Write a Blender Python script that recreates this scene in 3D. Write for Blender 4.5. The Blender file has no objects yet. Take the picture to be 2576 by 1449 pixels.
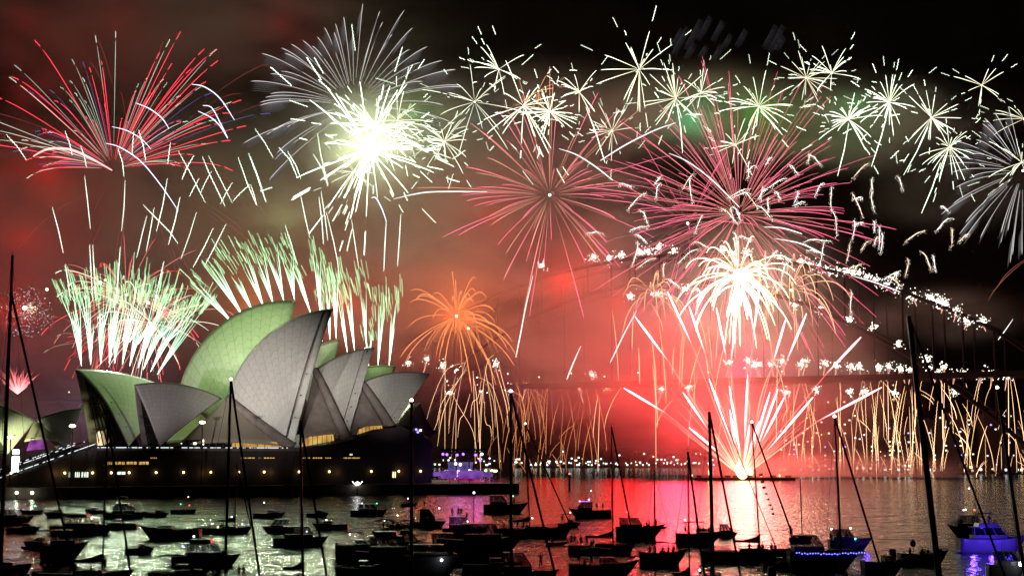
import bpy, bmesh, math, random, os
from mathutils import Vector, Matrix
from math import sin, cos, pi, radians as RAD
random.seed(7)
R_ = random.random
def U(a, b): return a + (b - a) * random.random()
SC = bpy.context.scene
COL = SC.collection
# ------------------------------------------------------------------ camera
F_, PITCH, CAMZ = 3780.0, math.atan((1143 - 724.5) / 3780.0), 15.0
cam = bpy.data.objects.new('camera', bpy.data.cameras.new('camera'))
COL.objects.link(cam)
cam.location = (0, 0, CAMZ)
cam.rotation_euler = (pi / 2 + PITCH, 0, 0)
cam.data.sensor_width = 36
cam.data.lens = 36 * F_ / 2576.0
cam.data.clip_start = 1
cam.data.clip_end = 20000
SC.camera = cam
# ------------------------------------------------------------------ world: night sky
W = bpy.data.worlds.new('World'); SC.world = W; W.use_nodes = True
nt = W.node_tree; bg = nt.nodes['Background']
sky = nt.nodes.new('ShaderNodeTexSky'); sky.sky_type = 'NISHITA'; sky.sun_disc = False
sky.sun_elevation = RAD(-4); sky.sun_rotation = RAD(200)
nt.links.new(sky.outputs[0], bg.inputs[0]); bg.inputs[1].default_value = 0.008
# ------------------------------------------------------------------ view, sampling
SC.view_settings.view_transform = 'Standard'; SC.view_settings.look = 'None'
SC.view_settings.exposure = 0.0; SC.view_settings.gamma = 1.0
cy = SC.cycles
cy.max_bounces = 5; cy.diffuse_bounces = 1; cy.glossy_bounces = 2; cy.transmission_bounces = 3
cy.transparent_max_bounces = 16; cy.volume_bounces = 0
cy.volume_step_rate = 0.7; cy.volume_max_steps = 64
cy.use_denoising = True; cy.denoiser = 'OPENIMAGEDENOISE'
cy.sample_clamp_indirect = 24.0; cy.sample_clamp_direct = 0
cy.caustics_reflective = False; cy.caustics_refractive = False
# ------------------------------------------------------------------ geometry of the view: a direction seen from the camera, cut at a distance
def ray(u, v):
    x, w = u - 1288.0, 724.5 - v
    return Vector((x, F_ * cos(PITCH) - w * sin(PITCH), F_ * sin(PITCH) + w * cos(PITCH)))
def pt(u, v, Y):
    r = ray(u, v); return Vector((0, 0, CAMZ)) + r * (Y / r.y)
def wl(u, v, z=0.0):
    r = ray(u, v); k = (z - CAMZ) / r.z
    return Vector((0, 0, CAMZ)) + r * k
def on_plane(u, v, p0, n):
    r = ray(u, v); o = Vector((0, 0, CAMZ))
    return o + r * ((p0 - o).dot(n) / r.dot(n))
# ------------------------------------------------------------------ lamps added through the smoke, colours fitted to its glow; few sit at bursts
def lamp(name, loc, col, power, radius=6.0, kind='POINT'):
    d = bpy.data.lights.new(name, kind); d.color = col; d.energy = power
    d.shadow_soft_size = radius
    o = bpy.data.objects.new(name, d); COL.objects.link(o); o.location = loc
    return o
GLOWS = [  # u, v, Y, (r, g, b) in megawatts
 (60,60,1100,(0.0083,0.0000,0.0000)),
 (300,60,1100,(0.0090,0.0000,0.0000)),
 (720,60,1100,(0.0158,0.0000,0.0007)),
 (60,260,1100,(0.0115,0.0000,0.0000)),
 (120,440,1060,(0.0573,0.0000,0.0000)),
 (640,430,1060,(0.0000,0.0031,0.0006)),
 (1040,300,1060,(0.0000,0.0208,0.0000)),
 (1200,280,1080,(0.0000,0.0051,0.0065)),
 (1740,300,1080,(0.0000,0.0206,0.0075)),
 (1920,270,1080,(0.0000,0.0213,0.0000)),
 (2150,260,1080,(0.0000,0.0152,0.0031)),
 (60,600,1060,(0.0194,0.0000,0.0000)),
 (720,560,1060,(0.0123,0.0174,0.0065)),
 (930,560,1060,(0.0052,0.0000,0.0000)),
 (1240,560,1080,(0.0309,0.0000,0.0000)),
 (1400,520,1080,(0.0000,0.0000,0.0015)),
 (1500,680,1080,(0.0210,0.0000,0.0000)),
 (40,780,1060,(0.0648,0.0000,0.0000)),
 (620,760,1000,(0.0410,0.0072,0.0007)),
 (860,760,1060,(0.0593,0.0000,0.0000)),
 (1150,800,1060,(0.1563,0.0270,0.0056)),
 (1740,780,1060,(0.0000,0.0000,0.0177)),
 (1990,760,1060,(0.0000,0.0123,0.0064)),
 (1700,980,1040,(0.0807,0.0000,0.0018)),
 (1868,940,1040,(0.0000,0.0043,0.0388)),
 (1868,1060,960,(0.4751,0.0278,0.0250)),
 (1560,1080,1060,(0.0431,0.0000,0.0004)),
 (1380,1080,1080,(0.0222,0.0000,0.0000)),
 (1180,1040,1080,(0.0506,0.0000,0.0164)),
 (60,960,1200,(0.0177,0.0000,0.0000)),
 (220,1060,1200,(0.0874,0.0626,0.1148)),
 (1600,980,980,(0.0600,0.0000,0.0000)),
 (1700,850,940,(0.1206,0.0000,0.0000)),
 (1700,1080,930,(0.4026,0.0054,0.0137)),
 (1500,860,980,(0.0081,0.0000,0.0000)),
 (1868,820,960,(0.0401,0.0133,0.0102)),
 (800,300,1060,(0.0000,0.0000,0.0029)),
 (1560,760,1040,(0.0352,0.0000,0.0000)),
 (1420,700,1040,(0.0568,0.0000,0.0000)),
 (1868,1150,888,(0.0600,0.0090,0.0080)),
 (930,378,900,(0.2600,0.3200,0.1500)),
 (1855,690,950,(0.2400,0.1600,0.0800)),

]
for (u, v, Y, c) in GLOWS:
    m = max(c)
    if m <= 0: continue
    lamp('burst_and_fill_light', pt(u, v, Y), tuple(x / m for x in c), m * 1e6, 16.0 if v > 900 else 9.0)  # mostly fill lamps added to colour the smoke
# ------------------------------------------------------------------ tags
def tag(o, label=None, cat=None, group=None, kind=None):
    if label: o['label'] = label
    if cat: o['category'] = cat
    if group: o['group'] = group
    if kind: o['kind'] = kind
    return o
def empty(name, loc=(0, 0, 0), rz=0.0, label=None, cat=None, group=None):
    o = bpy.data.objects.new(name, None); COL.objects.link(o)
    o.empty_display_size = 0.5
    o.location = loc; o.rotation_euler = (0, 0, rz)
    return tag(o, label, cat, group)
def copy_tree(o, parent=None):
    c = o.copy(); COL.objects.link(c)
    if parent: c.parent = parent
    for ch in o.children: copy_tree(ch, c)
    return c
# ------------------------------------------------------------------ materials
def mat(name, col, rough=0.6, metal=0.0, var=0.25, scale=1.5, bump=0.0, spec=0.5):
    m = bpy.data.materials.new(name); m.use_nodes = True
    t = m.node_tree; b = t.nodes['Principled BSDF']
    b.inputs['Roughness'].default_value = rough; b.inputs['Metallic'].default_value = metal
    b.inputs['Specular IOR Level'].default_value = spec
    tc = t.nodes.new('ShaderNodeTexCoord'); n = t.nodes.new('ShaderNodeTexNoise')
    n.inputs['Scale'].default_value = scale; n.inputs['Detail'].default_value = 5
    t.links.new(tc.outputs['Object'], n.inputs['Vector'])
    r = t.nodes.new('ShaderNodeValToRGB')
    a = [c * (1 - var) for c in col]; z = [min(1, c * (1 + var)) for c in col]
    r.color_ramp.elements[0].position = .3; r.color_ramp.elements[1].position = .7
    r.color_ramp.elements[0].color = (*a, 1); r.color_ramp.elements[1].color = (*z, 1)
    t.links.new(n.outputs['Fac'], r.inputs[0]); t.links.new(r.outputs[0], b.inputs['Base Color'])
    if bump:
        bp = t.nodes.new('ShaderNodeBump'); bp.inputs['Strength'].default_value = bump
        t.links.new(n.outputs['Fac'], bp.inputs['Height']); t.links.new(bp.outputs[0], b.inputs['Normal'])
    return m
def emis(name, col, strength, sample=True):
    m = bpy.data.materials.new(name); m.use_nodes = True
    t = m.node_tree; t.nodes.clear()
    e = t.nodes.new('ShaderNodeEmission'); e.inputs[0].default_value = (*col, 1); e.inputs[1].default_value = strength
    o = t.nodes.new('ShaderNodeOutputMaterial'); t.links.new(e.outputs[0], o.inputs[0])
    m.cycles.emission_sampling = 'AUTO' if sample else 'NONE'
    return m
def star_material():
    m = bpy.data.materials.new('burning_star'); m.use_nodes = True
    t = m.node_tree; t.nodes.clear()
    a = t.nodes.new('ShaderNodeAttribute'); a.attribute_name = 'fire'
    e = t.nodes.new('ShaderNodeEmission'); t.links.new(a.outputs['Color'], e.inputs[0])
    o = t.nodes.new('ShaderNodeOutputMaterial'); t.links.new(e.outputs[0], o.inputs[0])
    m.cycles.emission_sampling = 'NONE'
    return m
def uneven_glow_material(name, c0, c1, strength, scale=0.8):      # uneven glow: lit rooms, and outdoor surfaces whose lighting is put into it
    m = bpy.data.materials.new(name); m.use_nodes = True
    t = m.node_tree; t.nodes.clear()
    tc = t.nodes.new('ShaderNodeTexCoord'); n = t.nodes.new('ShaderNodeTexVoronoi'); n.inputs['Scale'].default_value = scale
    t.links.new(tc.outputs['Object'], n.inputs['Vector'])
    r = t.nodes.new('ShaderNodeValToRGB'); r.color_ramp.elements[0].color = (*c0, 1); r.color_ramp.elements[1].color = (*c1, 1)
    t.links.new(n.outputs['Distance'], r.inputs[0])
    e = t.nodes.new('ShaderNodeEmission'); e.inputs[1].default_value = strength; t.links.new(r.outputs[0], e.inputs[0])
    o = t.nodes.new('ShaderNodeOutputMaterial'); t.links.new(e.outputs[0], o.inputs[0])
    return m
def glass_material(name, tint=(.35, .35, .4), gloss=.12):
    m = bpy.data.materials.new(name); m.use_nodes = True
    t = m.node_tree; t.nodes.clear()
    tr = t.nodes.new('ShaderNodeBsdfTransparent'); tr.inputs[0].default_value = (*tint, 1)
    g = t.nodes.new('ShaderNodeBsdfGlossy'); g.inputs['Roughness'].default_value = .05
    mx = t.nodes.new('ShaderNodeMixShader'); mx.inputs[0].default_value = gloss
    t.links.new(tr.outputs[0], mx.inputs[1]); t.links.new(g.outputs[0], mx.inputs[2])
    o = t.nodes.new('ShaderNodeOutputMaterial'); t.links.new(mx.outputs[0], o.inputs[0])
    return m
# ------------------------------------------------------------------ mesh builder
class MB:
    def __init__(s): s.v = []; s.f = []; s.c = []
    def box(s, x0, x1, y0, y1, z0, z1, M=None, taper=None):
        n = len(s.v)
        P = [(x0, y0, z0), (x1, y0, z0), (x1, y1, z0), (x0, y1, z0), (x0, y0, z1), (x1, y0, z1), (x1, y1, z1), (x0, y1, z1)]
        if taper:
            cx, cyy = (x0 + x1) / 2, (y0 + y1) / 2
            P = P[:4] + [(cx + (p[0] - cx) * taper + 0, cyy + (p[1] - cyy) * taper, p[2]) for p in P[4:]]
        if M: P = [tuple(M @ Vector(p)) for p in P]
        s.v += P
        s.f += [(n, n+3, n+2, n+1), (n+4, n+5, n+6, n+7), (n, n+1, n+5, n+4), (n+1, n+2, n+6, n+5), (n+2, n+3, n+7, n+6), (n+3, n, n+4, n+7)]
        return s
    def tube(s, pts, r, k=6, cols=None, cap=True):
        pts = [Vector(p) for p in pts]; N = len(pts); n0 = len(s.v)
        rs = r if isinstance(r, (list, tuple)) else [r] * N
        up = Vector((0.3, -0.2, 1)).normalized()
        for i, p in enumerate(pts):
            d = (pts[min(i+1, N-1)] - pts[max(i-1, 0)])
            if d.length < 1e-9: d = Vector((0, 0, 1))
            d.normalize()
            a = d.cross(up)
            if a.length < .05: a = d.cross(Vector((1, 0, 0)))
            a.normalize(); b = d.cross(a)
            for j in range(k):
                t = 2 * pi * j / k
                q = p + (a * cos(t) + b * sin(t)) * rs[i]
                s.v.append((q.x, q.y, q.z))
                if cols is not None: s.c.append(cols[i])
        for i in range(N - 1):
            for j in range(k):
                j2 = (j + 1) % k
                s.f.append((n0 + i*k + j, n0 + i*k + j2, n0 + (i+1)*k + j2, n0 + (i+1)*k + j))
        if cap:
            s.f.append(tuple(n0 + j for j in range(k))[::-1]); s.f.append(tuple(n0 + (N-1)*k + j for j in range(k)))
        return s
    def ball(s, c, r, a=8, b=5, sc=(1, 1, 1), col=None):
        n0 = len(s.v); c = Vector(c)
        s.v.append((c.x, c.y, c.z - r * sc[2]))
        for i in range(1, b):
            ph = -pi / 2 + pi * i / b
            for j in range(a):
                t = 2 * pi * j / a
                s.v.append((c.x + r*sc[0]*cos(ph)*cos(t), c.y + r*sc[1]*cos(ph)*sin(t), c.z + r*sc[2]*sin(ph)))
        s.v.append((c.x, c.y, c.z + r * sc[2]))
        top = len(s.v) - 1
        if col is not None: s.c += [col] * (top - n0 + 1)
        for j in range(a): s.f.append((n0, n0 + 1 + (j+1) % a, n0 + 1 + j))
        for i in range(b - 2):
            for j in range(a):
                p = n0 + 1 + i*a
                s.f.append((p + j, p + (j+1) % a, p + a + (j+1) % a, p + a + j))
        p = n0 + 1 + (b-2)*a
        for j in range(a): s.f.append((p + j, p + (j+1) % a, top))
        return s
    def spark(s, c, r, col):
        n = len(s.v); c = Vector(c)
        for d in ((r,0,0),(-r,0,0),(0,r,0),(0,-r,0),(0,0,r),(0,0,-r)):
            s.v.append(tuple(c + Vector(d))); s.c.append(col)
        for a in (0, 1):
            for b in (2, 3):
                for e in (4, 5): s.f.append((n+a, n+b, n+e))
        return s
    def poly(s, pts, thick=None, axis=(0, 1, 0)):        # a flat outline with thickness
        n = len(s.v); k = len(pts); ax = Vector(axis)
        if thick is None:
            s.v += [tuple(p) for p in pts]; s.f.append(tuple(range(n, n + k))); return s
        h = ax * (thick / 2)
        s.v += [tuple(Vector(p) - h) for p in pts] + [tuple(Vector(p) + h) for p in pts]
        s.f.append(tuple(range(n, n + k))); s.f.append(tuple(range(n + 2*k - 1, n + k - 1, -1)))
        for i in range(k):
            j = (i + 1) % k; s.f.append((n + i, n + k + i, n + k + j, n + j))
        return s
    def grid(s, rows):
        n = len(s.v); a = len(rows); b = len(rows[0])
        for r in rows: s.v += [tuple(p) for p in r]
        for i in range(a - 1):
            for j in range(b - 1):
                p = n + i*b + j; s.f.append((p, p+1, p+b+1, p+b))
        return s
    def build(s, name, m=None, parent=None, smooth=False, loc=None, fix=True):
        me = bpy.data.meshes.new(name); me.from_pydata(s.v, [], s.f)
        if m: me.materials.append(m)
        if s.c and len(s.c) == len(s.v):
            at = me.attributes.new('fire', 'FLOAT_COLOR', 'POINT')
            flat = []
            for c in s.c: flat += [c[0], c[1], c[2], 1.0]
            at.data.foreach_set('color', flat)
        elif fix:
            bm = bmesh.new(); bm.from_mesh(me); bmesh.ops.recalc_face_normals(bm, faces=bm.faces); bm.to_mesh(me); bm.free()
        if smooth: me.polygons.foreach_set('use_smooth', [True] * len(me.polygons))
        me.update()
        o = bpy.data.objects.new(name, me); COL.objects.link(o)
        if loc is not None: o.location = loc
        if parent: o.parent = parent
        return o
def lerp(a, b, t): return a + (b - a) * t
# ------------------------------------------------------------------ water
def water_material():
    m = bpy.data.materials.new('harbour_water'); m.use_nodes = True
    t = m.node_tree; b = t.nodes['Principled BSDF']
    b.inputs['Base Color'].default_value = (.004, .007, .008, 1); b.inputs['Roughness'].default_value = .10
    b.inputs['IOR'].default_value = 1.33; b.inputs['Specular IOR Level'].default_value = 0.5
    g = t.nodes.new('ShaderNodeNewGeometry')
    def wave(sx, sy, detail, rot):
        mp = t.nodes.new('ShaderNodeMapping'); mp.inputs['Scale'].default_value = (sx, sy, 1); mp.inputs['Rotation'].default_value = (0, 0, rot)
        n = t.nodes.new('ShaderNodeTexNoise'); n.inputs['Scale'].default_value = 1; n.inputs['Detail'].default_value = detail
        t.links.new(g.outputs['Position'], mp.inputs['Vector']); t.links.new(mp.outputs[0], n.inputs['Vector']); return n
    a = wave(.10, .07, 2, .12); c = wave(.75, .24, 4, -.12)
    b1 = t.nodes.new('ShaderNodeBump'); b1.inputs['Strength'].default_value = 1; b1.inputs['Distance'].default_value = 1.1
    b2 = t.nodes.new('ShaderNodeBump'); b2.inputs['Strength'].default_value = 1; b2.inputs['Distance'].default_value = .60
    t.links.new(a.outputs['Fac'], b1.inputs['Height']); t.links.new(b1.outputs[0], b2.inputs['Normal'])
    t.links.new(c.outputs['Fac'], b2.inputs['Height']); t.links.new(b2.outputs[0], b.inputs['Normal'])
    return m
MB().poly([(-6000, -200, 0), (6000, -200, 0), (6000, 9000, 0), (-6000, 9000, 0)]).build('water', water_material())
tag(bpy.data.objects['water'], kind='structure')
# ------------------------------------------------------------------ smoke
SMOKE = (-390, 390, 720, 1330, 1.5, 400)
def smoke_material():
    m = bpy.data.materials.new('firework_smoke'); m.use_nodes = True
    t = m.node_tree; t.nodes.clear(); N = t.nodes.new; L = t.links.new
    out = N('ShaderNodeOutputMaterial'); vol = N('ShaderNodeVolumeScatter')
    vol.inputs['Color'].default_value = (.80, .78, .76, 1); vol.inputs['Anisotropy'].default_value = 0.0
    L(vol.outputs[0], out.inputs['Volume'])
    geo = N('ShaderNodeTexCoord').outputs['Object']
    blobs = [  # u, v, Y, rx, ry, rz, density
        (430, 620, 1060, 190, 130, 85, .0055), (1020, 680, 1070, 110, 120, 85, .0060), (1470, 850, 1060, 62, 110, 62, .0085),
        (1370, 580, 1070, 78, 100, 52, .0070), (2200, 330, 1080, 60, 80, 24, .0080), (1700, 270, 1080, 60, 80, 22, .0080),
        (1850, 960, 1010, 88, 110, 64, .0065), (1860, 700, 1060, 60, 90, 35, .0060), (1250, 330, 1080, 115, 90, 36, .0055),
        (1930, 320, 1080, 145, 90, 22, .0075), (950, 350, 1020, 62, 90, 46, .0060), (935, 365, 905, 34, 30, 32, .0200), (300, 90, 1100, 210, 120, 48, .0050),
        (60, 760, 1060, 110, 120, 110, .0060), (2110, 1190, 930, 68, 60, 11, .0200), (2380, 800, 980, 40, 60, 16, .0080), (2420, 480, 1100, 60, 80, 26, .0030),
    ]
    acc = None
    for (u, v, Y, rx, ry, rz, dn) in blobs:
        c = pt(u, v, Y)
        s = N('ShaderNodeVectorMath'); s.operation = 'SUBTRACT'; L(geo, s.inputs[0]); s.inputs[1].default_value = c
        d = N('ShaderNodeVectorMath'); d.operation = 'DIVIDE'; L(s.outputs[0], d.inputs[0]); d.inputs[1].default_value = (rx, ry, rz)
        q = N('ShaderNodeVectorMath'); q.operation = 'DOT_PRODUCT'; L(d.outputs[0], q.inputs[0]); L(d.outputs[0], q.inputs[1])
        e = N('ShaderNodeMath'); e.operation = 'POWER'; e.inputs[0].default_value = 2.7183
        qq = N('ShaderNodeMath'); qq.operation = 'MULTIPLY'; L(q.outputs['Value'], qq.inputs[0]); L(q.outputs['Value'], qq.inputs[1])
        ng = N('ShaderNodeMath'); ng.operation = 'MULTIPLY'; L(qq.outputs[0], ng.inputs[0]); ng.inputs[1].default_value = -1.0
        L(ng.outputs[0], e.inputs[1])
        k = N('ShaderNodeMath'); k.operation = 'MULTIPLY_ADD'; L(e.outputs[0], k.inputs[0]); k.inputs[1].default_value = dn
        if acc is None: k.inputs[2].default_value = 0.00003
        else: L(acc, k.inputs[2])
        acc = k.outputs[0]
    mp = N('ShaderNodeMapping'); mp.inputs['Scale'].default_value = (1/80., 1/80., 1/40.); L(geo, mp.inputs['Vector'])
    n1 = N('ShaderNodeTexNoise'); n1.inputs['Scale'].default_value = 1; n1.inputs['Detail'].default_value = 5; n1.inputs['Roughness'].default_value = .6
    n1.inputs['Distortion'].default_value = .6
    L(mp.outputs[0], n1.inputs['Vector'])
    r1 = N('ShaderNodeMapRange'); r1.inputs[1].default_value = .38; r1.inputs[2].default_value = .66; r1.inputs[3].default_value = .18; r1.inputs[4].default_value = 2.2
    L(n1.outputs['Fac'], r1.inputs[0])
    f = N('ShaderNodeMath'); f.operation = 'MULTIPLY'; L(acc, f.inputs[0]); L(r1.outputs[0], f.inputs[1])
    L(f.outputs[0], vol.inputs['Density'])
    return m
x0, x1, y0, y1, z0, z1 = SMOKE
sm = MB().box(x0, x1, y0, y1, z0, z1).build('smoke', smoke_material())
tag(sm, 'drifting firework smoke lit green red and orange above the harbour', 'smoke', kind='stuff')
# ------------------------------------------------------------------ opera house
UD = Vector((0.900, 0.436, 0)); UN = Vector((0.436, -0.900, 0))       # along the quay; towards the camera
FRONT0 = pt(700, 1100, 592); REAR0 = FRONT0 - UN * 52
def shell_tiles(name, col, col2, rough=.35, u_n=14):
    m = bpy.data.materials.new(name); m.use_nodes = True
    t = m.node_tree; b = t.nodes['Principled BSDF']; N = t.nodes.new; L = t.links.new
    b.inputs['Roughness'].default_value = rough
    uv = N('ShaderNodeUVMap'); sp = N('ShaderNodeSeparateXYZ'); L(uv.outputs[0], sp.inputs[0])
    def M(op, a, bb=None, c=None):
        n = N('ShaderNodeMath'); n.operation = op
        for i, x in enumerate((a, bb, c)):
            if x is None: continue
            if isinstance(x, (int, float)): n.inputs[i].default_value = x
            else: L(x, n.inputs[i])
        return n.outputs[0]
    uu = M('MULTIPLY', sp.outputs[0], float(u_n))
    fr = M('FRACT', uu); dist = M('ABSOLUTE', M('SUBTRACT', fr, .5))       # .5 at a seam, 0 mid rib
    seam = M('GREATER_THAN', dist, .475)
    vv = M('MULTIPLY_ADD', dist, .9, M('MULTIPLY', sp.outputs[1], 15.0))
    ch = M('GREATER_THAN', M('ABSOLUTE', M('SUBTRACT', M('FRACT', vv), .5)), .47)
    lines = M('MAXIMUM', seam, ch)
    n = N('ShaderNodeTexNoise'); n.inputs['Scale'].default_value = 30; n.inputs['Detail'].default_value = 4; L(uv.outputs[0], n.inputs['Vector'])
    cell = N('ShaderNodeTexWhiteNoise'); cell.noise_dimensions = '2D'
    cb = N('ShaderNodeCombineXYZ'); L(M('FLOOR', uu), cb.inputs[0]); L(M('FLOOR', vv), cb.inputs[1]); L(cb.outputs[0], cell.inputs['Vector'])
    tone = M('MULTIPLY_ADD', cell.outputs['Value'], .10, M('MULTIPLY_ADD', n.outputs['Fac'], .22, .82))
    mx = N('ShaderNodeMix'); mx.data_type = 'RGBA'; L(lines, mx.inputs[0])
    mx.inputs[6].default_value = (*col, 1); mx.inputs[7].default_value = (*col2, 1)
    ml = N('ShaderNodeVectorMath'); ml.operation = 'SCALE'; L(mx.outputs[2], ml.inputs[0]); L(tone, ml.inputs['Scale'])
    L(ml.outputs[0], b.inputs['Base Color'])
    return m
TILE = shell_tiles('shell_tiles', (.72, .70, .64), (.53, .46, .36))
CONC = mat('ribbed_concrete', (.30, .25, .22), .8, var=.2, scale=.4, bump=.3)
GRAN = mat('pink_granite_panels', (.035, .022, .02), .8, var=.25, scale=.25)
DARKG = mat('dark_bronze_mullions', (.035, .03, .03), .4, metal=.6)
def sphere_shell(name, T, R, Fp, p0, off, rad, parent, n=26, m=22, both=True, label=None, matl=None, thick=.9):
    """two mirrored spherical triangles that meet along a ridge in the hall's vertical plane"""
    T = on_plane(*T, p0, UN); R = on_plane(*R, p0, UN); Fp = on_plane(*Fp, p0 + UN * off, UN)
    a, b = R - T, Fp - T
    nn = a.cross(b)
    c0 = T + (nn.cross(a) * b.length_squared + b.cross(nn) * a.length_squared) / (2 * nn.length_squared)
    nn.normalize()
    if nn.dot(UN + Vector((0, 0, .6))) < 0: nn = -nn
    r0 = (T - c0).length; rad = max(rad, r0 * 1.02)
    C = c0 - nn * math.sqrt(rad * rad - r0 * r0)
    Cp = C - UN * ((C - p0).dot(UN))                    # centre of the ridge circle in the plane
    rr = (T - Cp).length
    def ang(P): d = P - Cp; return math.atan2(d.z, d.dot(UD))
    aT, aR = ang(T), ang(R); da = (aR - aT + pi) % (2 * pi) - pi
    rows = []
    for i in range(n + 1):
        t = aT + da * i / n
        P = Cp + UD * (rr * cos(t)) + Vector((0, 0, rr * sin(t)))
        a, b = Fp - C, P - C; om = a.angle(b); row = []
        for j in range(m + 1):
            q = j / m
            row.append(C + (a * sin((1 - q) * om) + b * sin(q * om)) / sin(om))
        rows.append(row)
    V, Fc, UV = [], [], []
    def add(rows, flip):
        n0 = len(V)
        for i, r in enumerate(rows):
            for j, p in enumerate(r):
                V.append(tuple(p)); UV.append((i / n, j / m))
        for i in range(n):
            for j in range(m):
                k = n0 + i * (m + 1) + j
                f = (k, k + 1, k + m + 2, k + m + 1) if j else (k, k + m + 2, k + m + 1) if False else (k, k + 1, k + m + 2, k + m + 1)
                Fc.append(f[::-1] if flip else f)
    add(rows, False)
    if both:
        mir = lambda P: P - UN * (2 * (P - p0).dot(UN))
        add([[mir(p) for p in r] for r in rows], True)
    me = bpy.data.meshes.new(name); me.from_pydata(V, [], Fc)
    ul = me.uv_layers.new(name='UVMap')
    for lp in me.loops: ul.data[lp.index].uv = UV[lp.vertex_index]
    me.polygons.foreach_set('use_smooth', [True] * len(me.polygons))
    me.materials.append(matl or TILE); me.materials.append(CONC)
    o = bpy.data.objects.new(name, me); COL.objects.link(o); o.parent = parent
    s = o.modifiers.new('thickness', 'SOLIDIFY'); s.thickness = thick; s.offset = -1 if True else 1
    s.material_offset = 1; s.material_offset_rim = 1
    if label: o['label'] = label
    # which way do the faces look?
    me.update(); f = me.polygons[(n * m) // 2]
    if (Vector(f.center) - C).dot(f.normal) < 0: me.flip_normals()
    return o, rows
def curved_tri(name, A, B, C, bulge, parent, matl, n=10, label=None):   # infill between shells: A top, B and C feet
    rows = []
    nrm = (B - A).cross(C - A).normalized()
    if nrm.dot(UN) < 0: nrm = -nrm
    for i in range(n + 1):
        row = []
        for j in range(n + 1):
            t, s = i / n, j / n
            p = A.lerp(B.lerp(C, s), t) + nrm * (bulge * sin(pi * s) * t)
            row.append(p)
        rows.append(row)
    o = MB().grid(rows).build(name, matl, parent, smooth=True)
    sm_ = o.modifiers.new('thickness', 'SOLIDIFY'); sm_.thickness = .6
    if label: o['label'] = label
    return o
opera = empty('opera_house', FRONT0 * 1.0, 0, 'large performing arts centre with pale tiled sail shells on a dark waterside podium', 'opera house')
INV = Matrix.Translation(-opera.location)
class _P:      # children are written in world space and shifted once at the end
    pass
OP = []
def op(o): OP.append(o); return o
def hall(T, R, F, p0, off, rad, label, name='shell', **k):
    o, rows = sphere_shell(name, T, R, F, p0, off, rad, None, label=label, **k); return op(o), rows
# front hall (seen floodlit grey)
sA, rA = hall((338, 967), (558, 1001), (402, 1122), FRONT0, 15, 75, 'small grey shell at the left end of the nearer hall')
sB, rB = hall((838, 776), (572, 1000), (737, 1126), FRONT0, 17, 62, 'tallest grey shell of the nearer hall, its peak leaning right')
sC, rC = hall((940, 874), (792, 930), (872, 1108), FRONT0, 15, 70, 'second grey shell of the nearer hall')
sD, rD = hall((1081, 940), (908, 962), (985, 1080), FRONT0, 13, 75, 'rightmost grey shell over the harbour end')
# rear hall (lit green by the fireworks it launches)
sE, rE = hall((190, 929), (452, 990), (324, 1122), REAR0, 40, 90, 'broad green lit shell opening to the left above the steps')
sF, rF = hall((745, 756), (448, 990), (640, 1122), REAR0, 18, 66, 'highest green lit shell behind the grey ones')
sG, rG = hall((854, 854), (735, 905), (800, 1090), REAR0, 15, 75, 'green lit shell top showing between two grey shells')
sH, rH = hall((995, 921), (850, 945), (930, 1070), REAR0, 13, 80, 'low green lit shell top behind the rightmost grey shell')
op(curved_tri('side_shell', on_plane(572, 1004, FRONT0, UN), on_plane(446, 1122, FRONT0 + UN * 13, UN), on_plane(735, 1126, FRONT0 + UN * 15, UN), 2.5, None, TILE, label='flat side shell low between two sails'))
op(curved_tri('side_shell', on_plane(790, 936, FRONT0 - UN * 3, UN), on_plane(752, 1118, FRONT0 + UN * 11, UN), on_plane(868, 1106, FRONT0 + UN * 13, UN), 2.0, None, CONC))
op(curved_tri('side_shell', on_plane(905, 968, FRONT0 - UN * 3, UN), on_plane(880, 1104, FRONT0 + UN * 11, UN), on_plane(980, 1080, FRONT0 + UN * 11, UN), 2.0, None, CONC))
op(curved_tri('side_shell', on_plane(460, 1010, REAR0, UN), on_plane(368, 1122, REAR0 + UN * 17, UN), on_plane(600, 1122, REAR0 + UN * 15, UN), 2.0, None, TILE))
# rear edges of the shells: broad concrete legs
for rows in (rB, rC, rD):
    e = rows[-1]; b = MB(); b.tube([p + UN * .3 for p in e], [1.5 + .8 * (1 - i / len(e)) for i in range(len(e))], 6); op(b.build('shell_leg', CONC, smooth=True))
# glass wall closing the open mouth of the big left-opening shell, with mullions, and its warm foot
def mouth(rows, p0, matl, inset=.8, name='glass_wall', nm=9, kind_label=None):
    rim = rows[0]; rim2 = [P - UN * (2 * (P - p0).dot(UN)) for P in rim]
    sh = UD * inset
    g = MB(); rr = []
    for j in range(len(rim)):
        rr.append([rim[j].lerp(rim2[j], s / 8) + sh + UD * (3.0 * sin(pi * s / 8) * -1 * 0) for s in range(9)])
    o = g.grid(rr).build(name, matl, smooth=False); op(o)
    if kind_label: o['label'] = kind_label
    for s in range(1, nm):
        mu = MB().tube([rim[j].lerp(rim2[j], s / nm) + sh * .6 for j in range(0, len(rim), 3)], .28, 4).build('mullion', DARKG); mu.parent = o
    for j in (4, 7, 10): mu = MB().tube([rim[j] + sh * .6, rim2[j] + sh * .6], .25, 4).build('transom', DARKG); mu.parent = o
    return o
GL_D = mat('smoked_glass', (.02, .02, .025), .12, spec=.8)
mouth(rE, REAR0, GL_D, 4.0, kind_label='tall dark glass wall in the open shell mouth')
mouth(rA, FRONT0, GL_D, 3.0)
for rows, p0 in ((rB, FRONT0), (rC, FRONT0), (rD, FRONT0)):
    mouth(rows, p0, GL_D, -3.5)
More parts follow.
